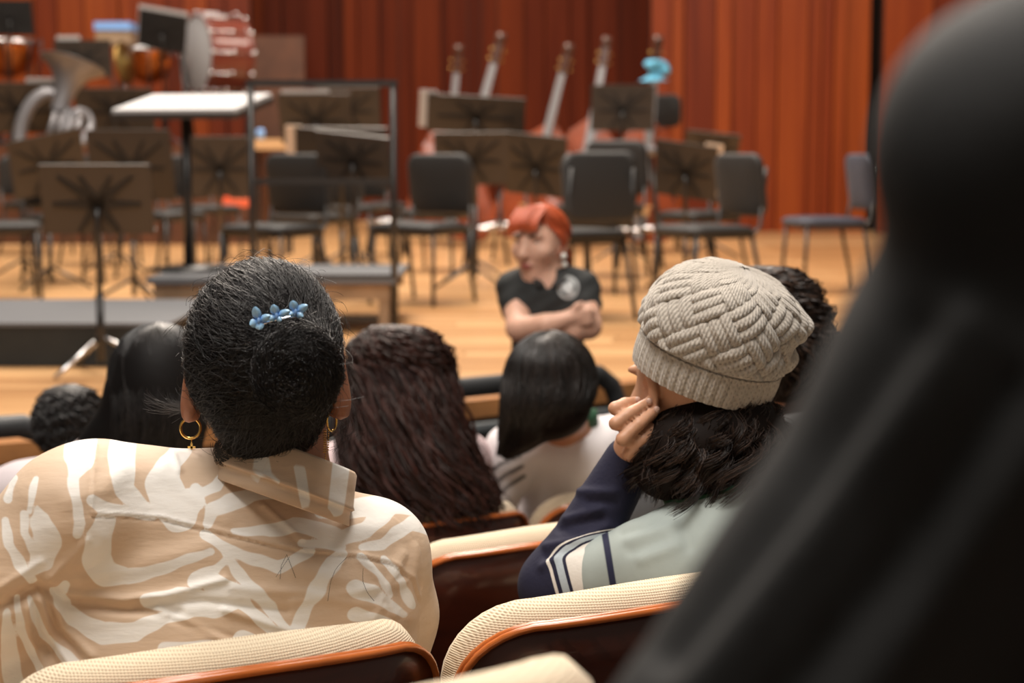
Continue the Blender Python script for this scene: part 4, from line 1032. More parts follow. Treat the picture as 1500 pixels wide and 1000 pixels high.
    ts = np.linspace(0, 1, K)
    P = st[:, None, :]*(1-ts)[None, :, None]+tgt[:, None, :]*ts[None, :, None]
    flat = P.reshape(-1, 3); res = np.empty_like(flat); nn = np.empty_like(flat)
    for i, q in enumerate(flat):
        _, j, _ = kd.find(q); res[i] = Vh[j]; nn[i] = Nv[j]
    Pn = res.reshape(n1, K, 3)*.6+.4*(P+0*P); 
    # keep the projected points but smooth along the strand
    Pn = res.reshape(n1, K, 3).copy()
    for _ in range(2): Pn[:, 1:-1] = .5*Pn[:, 1:-1]+.25*(Pn[:, :-2]+Pn[:, 2:])
    off = rg.uniform(.0003, .0032, n1); P2 = Pn+nn.reshape(n1, K, 3)*off[:, None, None]
    wob = rg.normal(0, .0011, (n1, K, 3)); P2 += wob
    rad = .00042*np.interp(ts, [0, .2, 1], [.6, 1, .8])
    V1, F1 = strands(P2, rad[None, :].repeat(n1, 0))
    # bun: strands coiling round its middle
    n2, K2 = 2600, 14; th0 = rg.uniform(0, 2*np.pi, n2); tt = np.linspace(0, 1, K2)
    r0 = np.sqrt(rg.uniform(.01, 1.0, n2)); span = rg.uniform(.8, 2.2, n2); 
    th = th0[:, None]+span[:, None]*tt[None, :]; rr = r0[:, None]*(1-.35*tt[None, :])
    dome = np.sqrt(np.clip(1-rr**2, 0, 1))
    hollow = np.exp(-(rr/.20)**2)*.006
    B = np.stack([bun[0]+.0515*rr*np.cos(th), bun[1]-.0475*dome+hollow, bun[2]+.0535*rr*np.sin(th)], -1)
    B += rg.normal(0, .0012, B.shape)+rg.normal(0, .0016, (n2, 1, 3))
    V2, F2 = strands(B, .00042*np.ones((n2, K2)))
    # flyaways
    n3 = 420; s3 = Vh[rg.choice(good, n3)]; nrm = (s3-hc); nrm /= np.linalg.norm(nrm, axis=1)[:, None]
    dirv = rg.normal(0, 1, (n3, 3)); dirv -= nrm*(dirv*nrm).sum(1)[:, None]; dirv /= np.linalg.norm(dirv, axis=1)[:, None]
    tt3 = np.linspace(0, 1, 8); ln = rg.uniform(.015, .05, n3)
    P3 = s3[:, None]+dirv[:, None]*(ln[:, None]*tt3)[..., None]+nrm[:, None]*((.002+rg.uniform(.0, .011, n3)[:, None]*np.sin(tt3*np.pi*.8)))[..., None]
    V3, F3 = strands(P3, .00022*np.ones((n3, 8)))
    # wisps leaving the nape at the left, curling out past the ear
    n4 = 46; base = pt(262, 600, D0-.0)[None]+rg.normal(0, .004, (n4, 3)); t4 = np.linspace(0, 1, 12)
    ax = rg.uniform(.02, .06, n4); az = rg.uniform(-.02, .012, n4); cu = rg.uniform(.6, 1.8, n4)
    P4 = np.stack([base[:, 0:1]+.012-ax[:, None]*np.sin(t4*cu[:, None]), base[:, 1:2]+.01*t4[None]+0*ax[:, None], base[:, 2:3]+az[:, None]*t4+.012*(1-np.cos(t4*cu[:, None]*1.4))], -1)
    n5 = 40; base5 = pt(512, 640, D0)[None]+rg.normal(0, .012, (n5, 3))
    P5 = np.stack([base5[:, 0:1]-.01+rg.uniform(.0, .03, (n5, 1))*np.sin(t4*2.2), base5[:, 1:2]+.0*t4, base5[:, 2:3]+rg.uniform(.01, .05, (n5, 1))*(t4-.3)], -1)
    V4, F4 = strands(np.concatenate([P4, P5]), .00022*np.ones((n4+n5, 12)))
    # loose hairs lying on the shirt, a tuft of nape hair on the collar
    def on(Vs, x, y, r=5):
        a_, b_ = proj(Vs); m = np.hypot(a_-x, b_-y) < r
        return pt(x, y, Vs[m][:, 1].min()-.0015) if m.any() else None
    ext = []
    for seq in ([(508, 816), (492, 832), (484, 852), (480, 880)], [(420, 812), (412, 828), (410, 848)], [(420, 812), (427, 830), (433, 846)], [(532, 832), (531, 850), (538, 868), (548, 880)], [(424, 815), (404, 845)]):
        q_ = [on(SHV, x, y) for x, y in seq]
        if all(z is not None for z in q_):
            q_ = np.array(q_); s_ = np.linspace(0, len(q_)-1, 9); ext.append(np.stack([np.interp(s_, np.arange(len(q_)), q_[:, i]) for i in range(3)], 1))
    c6 = on(Vw, 326, 662, 14)
    if c6 is not None:
        for k_ in range(70):
            u_ = np.linspace(0, 1, 9); an_ = rg.uniform(0, 6.28); sp_ = rg.uniform(2, 5); rr_ = rg.uniform(.003, .010)
            ext.append(np.stack([c6[0]+rr_*np.cos(an_+sp_*u_)+rg.normal(0, .002), c6[1]-.002+0*u_, c6[2]+.010-.020*u_+.7*rr_*np.sin(an_+sp_*u_)], 1))
    V6, F6 = strands(np.array(ext), .00028*np.ones((len(ext), 9)))
    H = []
    for a_ in ([(508, 815), (490, 832), (483, 850)], [(419, 810), (411, 830), (410, 848)], [(419, 810), (426, 830), (432, 845)], [(530, 835), (534, 860), (545, 872)]):
        q = [pt(x, y, 1.90) for x, y in a_]
    allV = []; allF = []; nb = 0
    for v, f in ((V1, F1), (V2, F2), (V3, F3), (V4, F4), (V6, F6)): allV.append(v); allF.append(f+nb); nb += len(v)
    hp = wpart('hair_strands', np.concatenate(allV), np.concatenate(allF), H_BLACK, ho); 
    hp.location = (0, 0, 0)
    for v in (): pass
    me = hp.data; co_ = np.empty(len(me.vertices)*3, np.float32); me.vertices.foreach_get('co', co_); co_ = co_.reshape(-1, 3)-np.array(root.location, np.float32); me.vertices.foreach_set('co', co_.ravel()); me.update()
    hp['kind'] = 'stuff'
    # hair clip: a bar with three butterflies
    clip = empty('hair_clip', (0, 0, 0)); clip.parent = root
    WB = bpy.data.materials.new('pale_blue_resin_wing'); WB.use_nodes = True; nt = WB.node_tree; b = nt.nodes['Principled BSDF']
    at2 = nt.nodes.new('ShaderNodeAttribute'); at2.attribute_name = 'tip'; rp2 = nt.nodes.new('ShaderNodeValToRGB')
    rp2.color_ramp.elements[0].color = (.01, .20, .75, 1); rp2.color_ramp.elements[1].color = (.36, .62, .88, 1); rp2.color_ramp.elements[1].position = .62
    nt.links.new(at2.outputs['Fac'], rp2.inputs['Fac']); nt.links.new(rp2.outputs['Color'], b.inputs['Base Color']); b.inputs['Roughness'].default_value = .2
    def wing(base, tip, wd, side):
        base, tip = np.array(base), np.array(tip); v = tip-base; Ln = np.linalg.norm(v); v /= Ln; sd = np.cross(v, (0, -1, 0)); sd /= np.linalg.norm(sd); up = np.cross(sd, v)
        prof = [(0, .16), (.2, .55), (.45, 1.0), (.7, .9), (.88, .55), (1.0, .12)]; V = []; tp = []; F = []
        for (t, q) in prof:
            for u in (-1, -.5, 0, .5, 1):
                V.append(base+v*Ln*t+sd*wd*.5*q*u+up*(.002*(1-u*u)+.0005)); tp.append(t)
        nb = len(V); V += [p-up*.0012 for p in V]; tp += tp
        for i in range(len(prof)-1):
            for j in range(4): F.append((i*5+j, i*5+j+1, (i+1)*5+j+1, (i+1)*5+j)); F.append((nb+(i+1)*5+j, nb+(i+1)*5+j+1, nb+i*5+j+1, nb+i*5+j))
        return np.array(V), np.array(F), np.array(tp, np.float32)
    dC = D0-.135
    for cx, cy, ws in ((379, 470, ((373, 449, 12, .0), (396, 462, 10, 0), (366, 476, 12, 0), (381, 483, 12, 0))), (405, 463, ((400, 446, 12, 0), (425, 455, 10, 0), (394, 468, 9, 0), (412, 470, 8, 0))), (433, 457, ((428, 440, 12, 0), (451, 447, 11, 0), (424, 461, 8, 0), (444, 464, 9, 0)))):
        dl = dC + (.004 if cx > 420 else .0)
        bf = MB().ball(pt(cx, cy, dl-.003), (.0022, .002, .004), 8, 6).build('butterfly', MT['blue_plastic'], clip); 
        for v in bf.data.vertices: v.co -= root.location
        for tx_, ty_, wd, q in ws:
            Vw_, Fw, tp = wing(pt(cx, cy, dl), pt(tx_, ty_, dl-.004), wd*dl/FPX*1.15, 1)
            wo = add_obj('wing', mesh_np('wing', Vw_-np.array(root.location), Fw), WB, bf); aa = wo.data.attributes.new('tip', 'FLOAT', 'POINT'); aa.data.foreach_set('value', tp)
    cb = MB().tube([pt(372, 477, dC+.004), pt(405, 468, dC+.004), pt(446, 462, dC+.006)], .0022, 8).build('clip_bar', MT['chrome'], clip)
    for v in cb.data.vertices: v.co -= root.location
    clip['label'] = 'hair clip of three translucent blue butterflies'
    # earrings
    MT['gold'] = MT.get('gold') or mat('gold', (.80, .50, .14), .22, 1)
    e1 = empty('earring', (0, 0, 0)); e1.parent = root; rl = np.array(root.location)
    c = pt(279, 627, D0-.005)-rl
    MB().tube([c+np.array((.0118*math.cos(t), .002*math.sin(t), .0118*math.sin(t))) for t in [2*math.pi*k/28 for k in range(28)]], .0016, 8, closed=True).build('hoop', MT['gold'], e1)
    q = c+np.array((.001, 0, -.0135))
    MB().tube([q, q+np.array((0, 0, -.006))], .0007, 6).build('link', MT['gold'], e1)
    q = q+np.array((0, 0, -.011))
    MB().box(q+np.array((-.0012, -.0008, -.0075)), q+np.array((.0012, .0008, .0065))).box(q+np.array((-.0045, -.0008, .0005)), q+np.array((.0045, .0008, .003))).build('cross_pendant', MT['gold'], e1)
    e2 = empty('earring', (0, 0, 0)); e2.parent = root; c = pt(486, 617, D0-.01)-rl
    MB().tube([c+np.array((.0045*math.cos(t), .010*math.cos(t+.4), .0118*math.sin(t))) for t in [2*math.pi*k/28 for k in range(28)]], .0013, 8, closed=True).build('hoop', MT['gold'], e2)
    ch_ = MB()
    for ox, ln in ((-.006, .040), (-.003, .026), (-.008, .030)):
        for k in range(int(ln/.0028)): ch_.ball(c+np.array((ox-.0001*k, -.008, -.010-.0028*k)), .0011, 6, 4)
    ch_.ball(c+np.array((-.0075, -.008, -.052)), .0025, 8, 6); ch_.build('chain', MT['gold'], e2)
    tag(root, 'woman with a black hair bun and beige-cream patterned shirt', 'person')
    return root
woman()
# ------------------------------------------------------------------ hair helpers
def locks(axis, n, K, helix, turns, tube, rg, th=(0, 360), sides=4, jit=.12, stretch=(1, 1)):
    """axis: list of (world point, radius); locks run down its outside, curling"""
    P = np.array([a[0] for a in axis]); r = np.array([a[1] for a in axis]); m = len(P)
    s = np.linspace(0, 1, K); u = np.linspace(0, 1, m)
    C = np.stack([np.interp(s, u, P[:, i]) for i in range(3)], 1); rr = np.interp(s, u, r)
    a = np.radians(rg.uniform(th[0], th[1], n)); j = 1+rg.normal(0, jit, n); j = np.clip(j, .6, 1.2); l = rg.uniform(.72, 1.0, n)
    out = np.empty((n, K, 3)); ph = rg.uniform(0, 6.28, n); tn = rg.uniform(*turns, n); hx = helix*rg.uniform(.6, 1.3, n)
    sl = s[None, :]*l[:, None]
    Cx = np.stack([np.interp(sl, s, C[:, i]) for i in range(3)], -1); Rl = np.interp(sl, s, rr)*j[:, None]
    aw = a[:, None]+.25*np.sin(3*sl+ph[:, None]); env = np.clip(sl*6, 0, 1)
    q = ph[:, None]+2*np.pi*tn[:, None]*sl
    rad = Rl+hx[:, None]*np.cos(q)*env; tan = hx[:, None]*np.sin(q)*env
    out[..., 0] = Cx[..., 0]+stretch[0]*(rad*np.cos(aw)-tan*np.sin(aw)); out[..., 1] = Cx[..., 1]+stretch[1]*(rad*np.sin(aw)+tan*np.cos(aw)); out[..., 2] = Cx[..., 2]+.5*hx[:, None]*np.sin(q*1.0+1)*env
    tp = tube*np.clip(1.15-sl**4*.8, .2, 1)
    return strands(out, tp, sides)
def hair_part(root, base, bh, capm, axis_sets, strm, label, kind='stuff', cut=None):
    V, F = base.mesh(bh)
    if cut is not None: V, F, _ = keep(V, F, ~cut(V))
    h = wpart('hair', V, F, capm, root); h['label'] = label
    vs, fs, nb = [], [], 0
    for v, f in axis_sets: vs.append(v); fs.append(f+nb); nb += len(v)
    if vs:
        o = add_obj('hair_locks', mesh_np('hair_locks', np.concatenate(vs)-np.array(root.location), np.concatenate(fs)), strm, h); o['kind'] = kind
    return h
# ------------------------------------------------------------------ woman with dark red curls
rg = np.random.default_rng(11)
MT['lav'] = mat('pale_lavender_cotton', (.56, .50, .52), .8, bump=.2, bscale=30)
MT['pinkgrey'] = mat('pale_pink_cotton', (.60, .47, .48), .8)
hc = pt(585, 556, 4.16)
ro, L, a, w, nk = seated('person', SEAT[(3, 2)], 'woman with long dark red-black curls hanging over her seat', hc, R(26), R(-4), SK['tan'], MT['pinkgrey'], .98)
base = SDF().ell(hc+np.array((0, -.02, .02)), (.112, .118, .112), None, .03)
base.chain([pt(586, 590, 4.08), pt(592, 680, 4.02), pt(620, 752, 3.98)], [.105, .125, .120], .06).ell(pt(655, 760, 3.98), (.11, .07, .06), None, .05)
ax = cap_axis(hc+np.array((0, -.02, .02)), (.112, .118, .112))+[(pt(586, 600, 4.07), .122), (pt(598, 672, 4.02), .15), (pt(622, 728, 3.99), .160), (pt(642, 768, 3.97), .145)]
hair_part(ro, base, .012, H_MARCAP, [locks(ax, 420, 44, .012, (3.5, 5.5), .0042, rg, (150, 390), 4, .05), locks(ax, 300, 44, .016, (3.5, 5), .0032, rg, (140, 400), 4, .09), locks(ax, 600, 44, .014, (3.5, 5.5), .0011, rg, (140, 400), 3, .11)], H_MAROON, 'long dense dark red-black curls')
# ------------------------------------------------------------------ girl in the white jersey
hc = pt(806, 566, 4.12)
jm = print_mat('white_jersey', (.80, .76, .77), (.03, .03, .03))
ro, L, a, w, nk = seated('person', SEAT[(3, 3)], 'girl with straight dark hair and a white jersey with black shoulder stripes', hc, R(44), R(-10), SK['tan'], jm, .98, chest_dx=-.035, h=.007,
    strokes=[[(700, 716, 5), (714, 696, 5), (732, 680, 5), (762, 668, 5)], [(708, 735, 5), (722, 712, 5), (738, 697, 5), (766, 682, 5)], [(716, 752, 5), (730, 726, 5), (744, 712, 5), (768, 697, 5)]])
gm = mat('dark_green_collar', (.02, .085, .04), .7)
ringband(nk+np.array((.0, .0, -.012)), rotm(RZ(R(30)) @ RX(R(-8))), .072, .068, .045, .010).build('collar', gm, ro, True)
base = SDF().ell(hc+np.array((0, -.015, .012)), (.112, .115, .125), None, .03).ell(pt(800, 606, 4.06), (.095, .085, .062), None, .04).chain([pt(778, 600, 4.08), pt(758, 636, 4.07), pt(742, 662, 4.06)], [.070, .042, .018], .04)
ax = cap_axis(hc+np.array((0, -.015, .012)), (.112, .115, .125))+[ (pt(803, 585, 4.08), .113), (pt(786, 618, 4.07), .088), (pt(762, 645, 4.06), .05), (pt(740, 668, 4.05), .022)]
hair_part(ro, base, .010, H_BROWNCAP, [locks(ax, 900, 18, .0012, (.5, 1), .0016, rg, (150, 390), 3, .02)], hair_mat('straight_dark_brown_hair', (.007, .005, .004), (.022, .014, .011), .34), 'straight dark brown hair')
# ------------------------------------------------------------------ long haired person in the lavender shirt
hc = pt(236, 560, 3.66)
ro, L, a, w, nk = seated('person', SEAT[(3, 0)], 'person with long black hair and a pale lavender shirt', hc, R(20), R(-6), SK['tan'], MT['lav'], 1.0, chest_dx=.30)
base = SDF().ell(hc+np.array((0, -.015, .012)), (.105, .115, .118), None, .03).chain([pt(238, 600, 3.62), pt(228, 650, 3.6), pt(225, 700, 3.58)], [.095, .085, .07], .05).chain([pt(190, 590, 3.62), pt(150, 640, 3.62), pt(110, 668, 3.6)], [.05, .03, .012], .05)
ax = cap_axis(hc+np.array((0, -.015, .012)), (.105, .115, .118))+[ (pt(234, 600, 3.61), .104), (pt(228, 660, 3.6), .095), (pt(226, 710, 3.58), .08)]
ax2 = [(pt(215, 520, 3.62), .05), (pt(195, 580, 3.61), .05), (pt(160, 635, 3.6), .022), (pt(108, 670, 3.59), .008)]
hair_part(ro, base, .010, H_CAP, [locks(ax, 800, 18, .0012, (.5, 1), .0015, rg, (150, 390), 3, .02), locks(ax2, 160, 16, .001, (.5, 1), .0013, rg, (0, 360), 3, .1)], H_BLACK, 'long straight black hair falling over one shoulder')
# ------------------------------------------------------------------ curly child in the front row
hc = pt(103, 622, 4.40)
ro, L, a, w, nk = seated('person', SEAT[(4, 1)], 'small child with short black curls beside the grey barrier', hc, R(24), R(-4), SK['tan'], mat('dark_school_sweater', (.03, .035, .05), .8), .86, chest_dx=.08, headsc=.86, knee=.52)
base = SDF().ell(hc+np.array((.0, -.012, .018)), (.078, .086, .082), None, .03)
ax = [(hc+np.array((0, 0, .105)), .01), (hc+np.array((0, -.01, .085)), .055), (hc+np.array((0, -.01, .03)), .082), (hc+np.array((0, -.01, -.03)), .080), (hc+np.array((0, -.01, -.075)), .06)]
hair_part(ro, base, .009, H_CAP, [locks(ax, 380, 30, .008, (5, 8), .0028, rg, (120, 420), 4, .08)], H_BLACK, 'short black curls', cut=lambda V, c=hc: (V[:, 1] > c[1]+.05) & (V[:, 2] < c[2]+.03))
# ------------------------------------------------------------------ curly person behind the beanie
hc = pt(1120, 492, 3.46)
ro, L, a, w, nk = seated('person', SEAT[(2, 2)], 'person with loose dark curls in a dark grey top behind the beanie', hc, R(30), R(-4), SK['tan'], mat('dark_grey_fleece', (.06, .062, .066), .9), .95, chest_dx=.14)
base = SDF().ell(hc+np.array((0, -.01, .01)), (.105, .11, .12), None, .03).ell(pt(1150, 540, 3.44), (.07, .08, .07), None, .04)
ax = cap_axis(hc+np.array((0, -.01, .015)), (.112, .11, .125))+[ (pt(1128, 500, 3.43), .118), (pt(1130, 545, 3.42), .10), (pt(1130, 575, 3.42), .07)]
hair_part(ro, base, .010, H_BROWNCAP, [locks(ax, 420, 40, .012, (4, 6), .0026, rg, (120, 420), 4, .08), locks(ax, 260, 40, .015, (3.5, 6), .0012, rg, (120, 420), 3, .13)], H_BROWN, 'loose dark brown curls')
# ------------------------------------------------------------------ red-haired woman standing before the stage
def redhead():
    d = 5.4; root = empty('person', (pt(800, 500, d)[0], d, -.91))
    hc = pt(793, 353, d); M = rotm(RZ(R(146)) @ RX(R(-6)))
    body = SDF(); w = add_head(body, hc, M, 1.0)
    body.cone(hc+np.array((.012, .01, -.06)), .047, pt(803, 412, d+.02), .055, .03)
    sh = SDF()
    for s in (body, sh):
        g = 0 if s is body else .010
        s.chain([pt(757, 421, d+.02), pt(803, 418, d+.01), pt(850, 422, d+.02)], [.050+g, .062+g, .050+g], .04)
        s.ell(pt(803, 458, d+.01), (.128+g, .085+g, .125+g), None, .04)
        s.ell(pt(803, 545, d+.01), (.115+g, .09+g, .16+g), None, .05)
        s.cone(pt(754, 424, d+.01), .048+g, pt(756, 447, d-.02), .043+g, .02)
        s.cone(pt(852, 424, d+.01), .048+g, pt(858, 446, d-.02), .043+g, .02)
    body.ell(pt(803, 640, d+.02), (.155, .115, .12), None, .05)
    body.chain([pt(756, 445, d-.02), pt(760, 481, d-.10)], [.042, .039], .02)
    body.chain([pt(760, 481, d-.10), pt(800, 476, d-.155), pt(833, 466, d-.15)], [.038, .034, .024], .015)
    body.chain([pt(858, 445, d-.02), pt(862, 478, d-.09)], [.042, .040], .02)
    body.chain([pt(862, 478, d-.09), pt(838, 484, d-.125), pt(800, 486, d-.11)], [.038, .034, .024], .015)
    body.ell(pt(842, 463, d-.148), (.030, .018, .024), rotm(RY(R(18))), .012)       # hand on top
    for q in range(4):
        y0 = 457+q*6
        body.chain([pt(850, y0-1, d-.150), pt(862, y0-3, d-.145), pt(871, y0-1, d-.125)], [.0088, .0082, .0072], .004)
    body.chain([pt(838, 456, d-.155), pt(845, 448, d-.155), pt(853, 444, d-.15)], [.011, .0095, .008], .004)
    body.ell(pt(788, 485, d-.105), (.03, .02, .024), None, .012)
    for q in range(4): body.chain([pt(780, 479+q*5, d-.10), pt(770, 478+q*5, d-.09), pt(763, 478+q*5, d-.08)], [.0085, .008, .007], .004)
    V, F = body.mesh(.0065); wpart('body', V, F, SK['pale'], root)
    face_parts(root, w, 1.0)
    sh.ell(pt(803, 402, d-.075), (.026, .06, .045), None, .008, True)
    V, F = sh.mesh(.0055); px, py = proj(V)
    pm = print_mat('black_polo_cotton', (.018, .020, .020), (.62, .64, .64), .8, 1.2)
    nrm = normals(V, F); V = V+nrm*(.0025*np.sin(px*.16+py*.10)*np.sin(py*.14))[:, None]
    so = wpart('polo_shirt', V, F, pm, root)
    r_ = np.hypot((px-832)/1.0, (py-421)/1.1); ang = np.arctan2(py-421, px-832)
    f = np.maximum(1.5-np.abs(r_-14), 9.0-r_+2*np.sin(ang*3+r_*.5)); f = np.where(nrm[:, 1] < -.2, f, -50)
    at = so.data.attributes.new('print', 'FLOAT', 'POINT'); at.data.foreach_set('value', f.astype(np.float32)); so['label'] = 'black polo shirt with a round white emblem on the chest'
    for sx in (-1, 1):      # collar leaves
        A_, B_, C_, D_ = pt(803+sx*4, 421, d-.075), pt(803+sx*22, 392, d-.02), pt(803+sx*30, 399, d-.035), pt(803+sx*16, 420, d-.085)
        mb = MB(); Vq = [A_, B_, C_, D_]; Vq += [p+np.array((0, -.006, .004)) for p in Vq]; mb.add(Vq, [(0,1,2,3),(7,6,5,4),(0,4,5,1),(1,5,6,2),(2,6,7,3),(3,7,4,0)]); mb.build('collar', MT['black_pad'], root, True)
    # trousers, shoes
    s = SDF(); hp_ = pt(803, 640, d+.02)
    s.ell(hp_, (.165, .125, .13), None, .05)
    for e in (-1, 1): s.chain([hp_+np.array((e*.085, 0, -.08)), np.array((hp_[0]+e*.09, d, -.45)), np.array((hp_[0]+e*.09, d+.02, -.82))], [.09, .062, .045], .03)
    V, F = s.mesh(.012); wpart('trousers', V, F, MT['trousers'], root)
    for e in (-1, 1): MB().tube([(hp_[0]+e*.09, d+.05, -.868), (hp_[0]+e*.09, d-.06, -.865), (hp_[0]+e*.09, d-.16, -.875)], [.04, .042, .03], 10).build('shoe', MT['shoe'], root, True)
    # hair: cap open at the face, fringe, tail
    hs = SDF().ell(w((0, -.012, .020)), (.081, .100, .097), M, .02).ell(w((-.072, .000, -.005)), (.012, .032, .04), M, .02).ell(w((.072, .000, -.005)), (.012, .032, .04), M, .02)
    V, F = hs.mesh(.0065); loc = (V-hc) @ M
    V, F, _ = keep(V, F, ~((loc[:, 1] > .018) & (loc[:, 2] < .080-6*loc[:, 0]**2-.9*np.maximum(0, .055-loc[:, 1]))) & ~((loc[:, 2] < -.06)))
    hr = wpart('hair', V, F, H_RED, root); hr['label'] = 'bright red dyed hair with a fringe, tied back'
    ax = [(w((0, .01, .118)), .01), (w((0, .0, .110)), .042), (w((0, -.01, .075)), .074), (w((0, -.02, .03)), .084), (w((0, -.06, -.03)), .05)]
    tail = [(w((0, -.09, -.02)), .02), (w((0, -.115, -.06)), .026), (w((0, -.10, -.13)), .018)]
    vs = [locks(ax, 420, 14, .001, (.4, .8), .0016, rg, (0, 360), 3, .02), locks(tail, 160, 14, .003, (.6, 1.5), .0016, rg, (0, 360), 3, .3)]
    fr = []
    n = 130; x0 = rg.uniform(-.055, .055, n); t = np.linspace(0, 1, 8)
    P = np.stack([np.array([w((x, .045+.06*math.sin(min(1, q*1.4)*1.5), .112-.062*q-.015*abs(x)/.05*q)) for q in t]) for x in x0]); vs.append(strands(P, .0016*np.ones((n, 8))))
    nb = 0; VV, FF = [], []
    for v, f in vs: VV.append(v); FF.append(f+nb); nb += len(v)
    VV = np.concatenate(VV); FF = np.concatenate(FF); loc = (VV-hc) @ M
    VV, FF, _ = keep(VV, FF, ~((loc[:, 1] > .05) & (loc[:, 2] < .040)))
    o = add_obj('hair_locks', mesh_np('hair_locks', VV-np.array(root.location), FF), H_RED, hr); o['kind'] = 'stuff'
    rp_ = mat('dark_hair_roots', (.03, .012, .008), .5)
    for e in (-1, 1):
        er = MB().ball(w((e*.083, .004, -.045)), .0105, 10, 8).ball(w((e*.084, .002, -.072)), .009, 10, 8).build('earring', mat('pearl', (.82, .80, .74), .2, coat=.5), root, True)
    tag(root, 'woman with red hair and folded arms in a black polo shirt', 'person')
redhead()
# ------------------------------------------------------------------ person in the knitted beanie
def beanie_person():
    so = SEAT[(1, 1)]; L, a = seat_frame(so); root = empty('person', L((0, .3, 0)))
    d = 2.45; hc = pt(1018, 562, d); M = rotm(RZ(R(27)) @ RX(R(-10)))
    body = SDF(); w = add_head(body, hc, M, 1.04, .010)
    body.cone(hc+np.array((.01, -.02, -.06)), .055, pt(1060, 745, 2.40), .062, .03)
    A, B, Wr = pt(970, 838, 2.33), pt(818, 858, 2.42), pt(921, 676, 2.43)
    polo, slv = SDF(), SDF()
    for s, g in ((body, -.014), (polo, 0)):
        s.chain([A, pt(1085, 800, 2.38), pt(1230, 830, 2.52)], [.074+g, .095+g, .08+g], .05)
        s.ell(pt(1100, 905, 2.38), (.18+g, .15+g, .17+g), rotm(RZ(R(34)) @ RY(R(-8))), .06)
        s.ell(pt(1090, 1120, 2.32), (.18+g, .16+g, .2+g), rotm(RZ(R(30))), .06)
        s.cone(A, .072+g, pt(905, 846, 2.37), .066+g, .03)
        s.chain([pt(1230, 830, 2.52), pt(1290, 980, 2.5)], [.07+g, .055+g], .03)
    for s, g in ((body, -.013), (slv, 0)):
        s.chain([pt(930, 843, 2.355), pt(860, 851, 2.395), B, Wr], [.060+g, .056+g, .052+g, .037+g], .03)
    body.chain([pt(1290, 980, 2.5), np.array(L((.12, .5, .66)))], [.045, .03], .02)
    hb = np.array(L((.12, .53, .65))); body.ell(hb, (.034, .044, .02), None, .015)
    for q in range(4): body.chain([hb+np.array(((q-1.5)*.019, .035, 0)), hb+np.array(((q-1.5)*.02, .075, -.01)), hb+np.array(((q-1.5)*.02, .095, -.022))], [.009, .0085, .0072], .004)
    # hand against the cheek
    body.chain([Wr, pt(928, 655, 2.415), pt(936, 630, 2.40)], [.027, .026, .022], .010)
    for f in ([(934, 612, 2.40), (901, 598, 2.385), (916, 591, 2.395), (932, 588, 2.41)], [(936, 628, 2.39), (902, 620, 2.368), (925, 604, 2.376), (948, 590, 2.394)], [(938, 645, 2.385), (912, 643, 2.362), (936, 621, 2.370), (959, 602, 2.388)], [(936, 660, 2.39), (921, 663, 2.372), (942, 643, 2.374), (958, 627, 2.388)]):
        body.chain([pt(*q) for q in f], [.0100, .0098, .0090, .0074], .0022)
    body.chain([pt(934, 660, 2.42), pt(950, 648, 2.435), pt(960, 630, 2.44)], [.013, .0115, .009], .005)
    body.cone(L((-.06, .20, .56)), .08, L((.08, .20, .56)), .08, .05)
    V, F = body.mesh(.0036); wpart('body', V, F, SK['light'], root); face_parts(root, w, 1.04)
    nl = mat('fingernail', (.62, .40, .32), .3)
    for q in ((934, 586, 2.402), (951, 588, 2.386), (962, 600, 2.380)): MB().ball(pt(*q), (.0048, .003, .0052), 8, 6).build('fingernail', nl, root, True)
    V, F = polo.mesh(.0048); px, py = proj(V); N = normals(V, F)
    def rd(strokes, sg, amp): return amp*np.exp(-(np.minimum(0, polyline_field(px, py, [[(x, y, 0) for x, y in s] for s in strokes]))/sg)**2)
    dd = rd([[(905, 770), (940, 765), (985, 742)], [(920, 790), (960, 775), (1000, 760)], [(940, 820), (990, 800)], [(1000, 760), (1060, 720)]], 9, .0028)-rd([[(912, 780), (950, 770), (990, 752)], [(925, 806), (970, 790)], [(995, 745), (1010, 800)]], 9, .0028)
    V = V+N*dd[:, None]; V, F, _ = keep(V, F, V[:, 2] > L((0, 0, .48))[2])
    px, py = proj(V); po = wpart('polo_shirt', V, F, print_mat('sage_green_polo', (.35, .40, .38), (.012, .014, .045), .85, 1.0), root)
    f = 5.0-np.abs(px-(889+.16*(py-800))); at = po.data.attributes.new('print', 'FLOAT', 'POINT'); at.data.foreach_set('value', np.where(px < 930, f, -50).astype(np.float32)); po['label'] = 'pale sage green polo shirt with a navy sleeve edge'
    V, F = slv.mesh(.0045); px, py = proj(V); N = normals(V, F)
    dd = rd([[(800, 800), (850, 790), (890, 770)], [(830, 760), (880, 745)], [(850, 720), (900, 720)], [(795, 830), (830, 800)]], 6, .0045)-rd([[(800, 815), (850, 800), (900, 780)], [(820, 775), (880, 758)], [(860, 735), (900, 735)]], 6, .004)
    V = V+N*dd[:, None]
    ax0, ax1 = np.array((930., 843.)), np.array((818., 858.)); low = (py > 772) & (px > 790)
    q = px-.0035*(py-800)**2*.25-(py-815)*.18; q = np.where(px > 780, q-.045*np.maximum(0, 822-py)**2, 700)
    m = mat('navy_sleeve_knit', (.008, .008, .030), .85, bump=.15, bscale=200); nt = m.node_tree; ca = nt.nodes.new('ShaderNodeAttribute'); ca.attribute_name = 'band'
    mp = nt.nodes.new('ShaderNodeMapRange'); mp.inputs['From Min'].default_value = 780; mp.inputs['From Max'].default_value = 880; rp = nt.nodes.new('ShaderNodeValToRGB'); rp.color_ramp.interpolation = 'CONSTANT'
